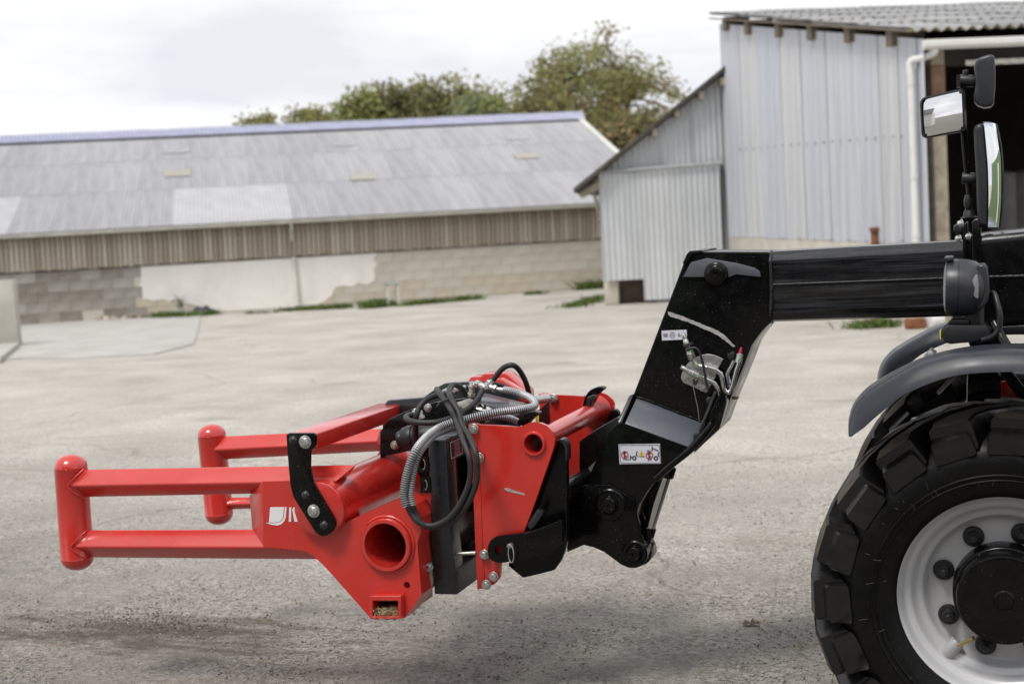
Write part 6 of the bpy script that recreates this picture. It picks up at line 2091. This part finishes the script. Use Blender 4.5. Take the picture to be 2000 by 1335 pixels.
# wide mirror facing the camera side
q4 = [P(1797, 192, Ym + 0.027), P(1882, 172, Ym - 0.033), P(1886, 256, Ym - 0.031), P(1801, 272, Ym + 0.029)]
def mirror_wide():
    a, b, c, d = q4
    cen = (a + b + c + d) / 4
    ex = ((b - a) + (c - d)).normalized()
    ez = ((a - d) + (b - c)).normalized()
    nn = ex.cross(ez).normalized()
    if nn.dot(CP - cen) < 0:
        nn = -nn
    # aim: look down the yard on the left behind the camera
    W, Hh = ((b - a).length + (c - d).length) / 2 + 0.012, ((a - d).length + (b - c).length) / 2 + 0.012
    def rr(w_, h_, r, n=5):
        out = []
        for sx, sy, a0 in ((1, 1, 0), (-1, 1, PI / 2), (-1, -1, PI), (1, -1, 1.5 * PI)):
            for k in range(n + 1):
                t = a0 + PI / 2 * k / n
                out.append((sx * (w_ / 2 - r) + r * math.cos(t), sy * (h_ / 2 - r) + r * math.sin(t)))
        return out
    def skew(p):
        u, v = p[0] / W + 0.5, p[1] / Hh + 0.5
        return (d.lerp(c, u)).lerp(a.lerp(b, u), v)
    mb = MB()
    o1 = [skew(p) for p in rr(W, Hh, 0.022)]
    o2 = [skew(p) for p in rr(W - 0.012, Hh - 0.012, 0.018)]
    o3 = [cen + (skew(p) - cen) * 1.0 - nn * 0.040 for p in rr(W - 0.03, Hh - 0.03, 0.03)]
    o0 = [p - nn * 0.004 for p in o2]
    f1 = [p + nn * 0.003 for p in o1]
    n = len(o1)
    rings = [o0, [p + nn * 0.005 for p in o2], f1, [p - nn * 0.012 for p in o1], o3]
    vs = [p for r in rings for p in r]
    fs = []
    for k in range(len(rings) - 1):
        for i in range(n):
            j = (i + 1) % n
            fs.append((k * n + i, k * n + j, (k + 1) * n + j, (k + 1) * n + i))
    fs.append(tuple((len(rings) - 1) * n + i for i in range(n)))
    mb.add(vs, fs)
    m1 = obj('mirror', mb, M['plastic'], tele, angle=35)
    # convex glass
    mb = MB()
    g = 14
    for j in range(g + 1):
        for i in range(g + 1):
            u, v = i / g * 2 - 1, j / g * 2 - 1
            p = skew((u * (W - 0.012) / 2 * 0.985, v * (Hh - 0.012) / 2 * 0.985))
            mb.v.append(p - nn * 0.004 + nn * 0.006 * (1 - (u * u + v * v) / 2))
    for j in range(g):
        for i in range(g):
            # keep the rounded corners clear
            k = j * (g + 1) + i
            if (i in (0, g - 1)) and (j in (0, g - 1)):
                continue
            mb.f.append((k, k + 1, k + g + 2, k + g + 1))
            mb.m.append(0)
    obj('mirror_glass', mb, M['mirror'], m1, angle=60)
    mb = MB().cyl(cen - nn * 0.035, cen - nn * 0.06 + V((0.03, 0.02, 0)), 0.014, n=14, bevel=0.003)
    obj('mirror_joint', mb, M['plastic'], m1, angle=40)
mirror_wide()
# upper mirror seen from behind
mb = MB().prism(PL(zm([(430, 180), (440, 140), (470, 112), (520, 96), (562, 90), (572, 110), (578, 200), (578, 300), (570, 380), (568, 425), (545, 448), (500, 455), (455, 440), (432, 415), (428, 380), (436, 340), (440, 280)]), Ym - 0.02), (0.0, 0.11, 0), bevel=0.016, seg=4)
m2 = obj('mirror', mb, M['lamp_plastic'], tele, angle=35)
mb = MB().cyl(P(1873, 157, Ym + 0.02), P(1905, 159, Ym + 0.02), 0.020, n=18, bevel=0.003)
mb.cyl(P(1886, 150, Ym + 0.02), P(1886, 137, Ym + 0.02), 0.010, n=12, bevel=0.003)
for k in range(5):
    mb.box(P(1872, 149 + 5 * k, Ym + 0.015), (0.012, 0.03, 0.007))
obj('mirror_joint', mb, M['plastic'], m2, angle=40)
# tall lower mirror seen nearly edge-on
mb = MB().prism(PL(zm([(424, 610), (432, 588), (455, 572), (492, 560), (500, 600), (515, 760), (525, 900), (528, 1100), (524, 1275), (470, 1270), (452, 1250), (446, 1100), (440, 900), (430, 740)]), Ym - 0.03), (0.015, 0.13, 0), bevel=0.012, seg=3)
m3 = obj('mirror', mb, M['lamp_plastic'], tele, angle=35)
fr = zm([(492, 560), (500, 600), (515, 760), (525, 900), (528, 1100), (524, 1278)])
bk = zm([(582, 575), (598, 640), (618, 760), (626, 900), (624, 1100), (608, 1278)])
mb = MB()
A_ = spline(PL(fr, Ym - 0.032), 5)
B_ = spline(PL(bk, Ym + 0.13), 5)
g = 8
for a, b in zip(A_, B_):
    for i in range(g + 1):
        f = i / g
        mb.v.append(a.lerp(b, f) + V((0.012 * math.sin(PI * f), 0, 0)) + V((0.001, 0, 0)))
for j in range(len(A_) - 1):
    for i in range(g):
        k = j * (g + 1) + i
        mb.f.append((k, k + 1, k + g + 2, k + g + 1))
        mb.m.append(0)
obj('mirror_glass', mb, M['mirror'], m3, angle=60)
mb = MB().tube(B_, 0.004, 6)
mb.tube([A_[0], A_[0].lerp(B_[0], 0.5) + V((0.004, 0, 0.002)), B_[0]], 0.003, 6)
obj('mirror_edge', mb, M['lamp_plastic'], m3, angle=60)
mb = MB().cyl(P(1879, 348, Ym + 0.02), P(1906, 349, Ym + 0.02), 0.019, n=18, bevel=0.003)
obj('mirror_joint', mb, M['plastic'], m3, angle=40)
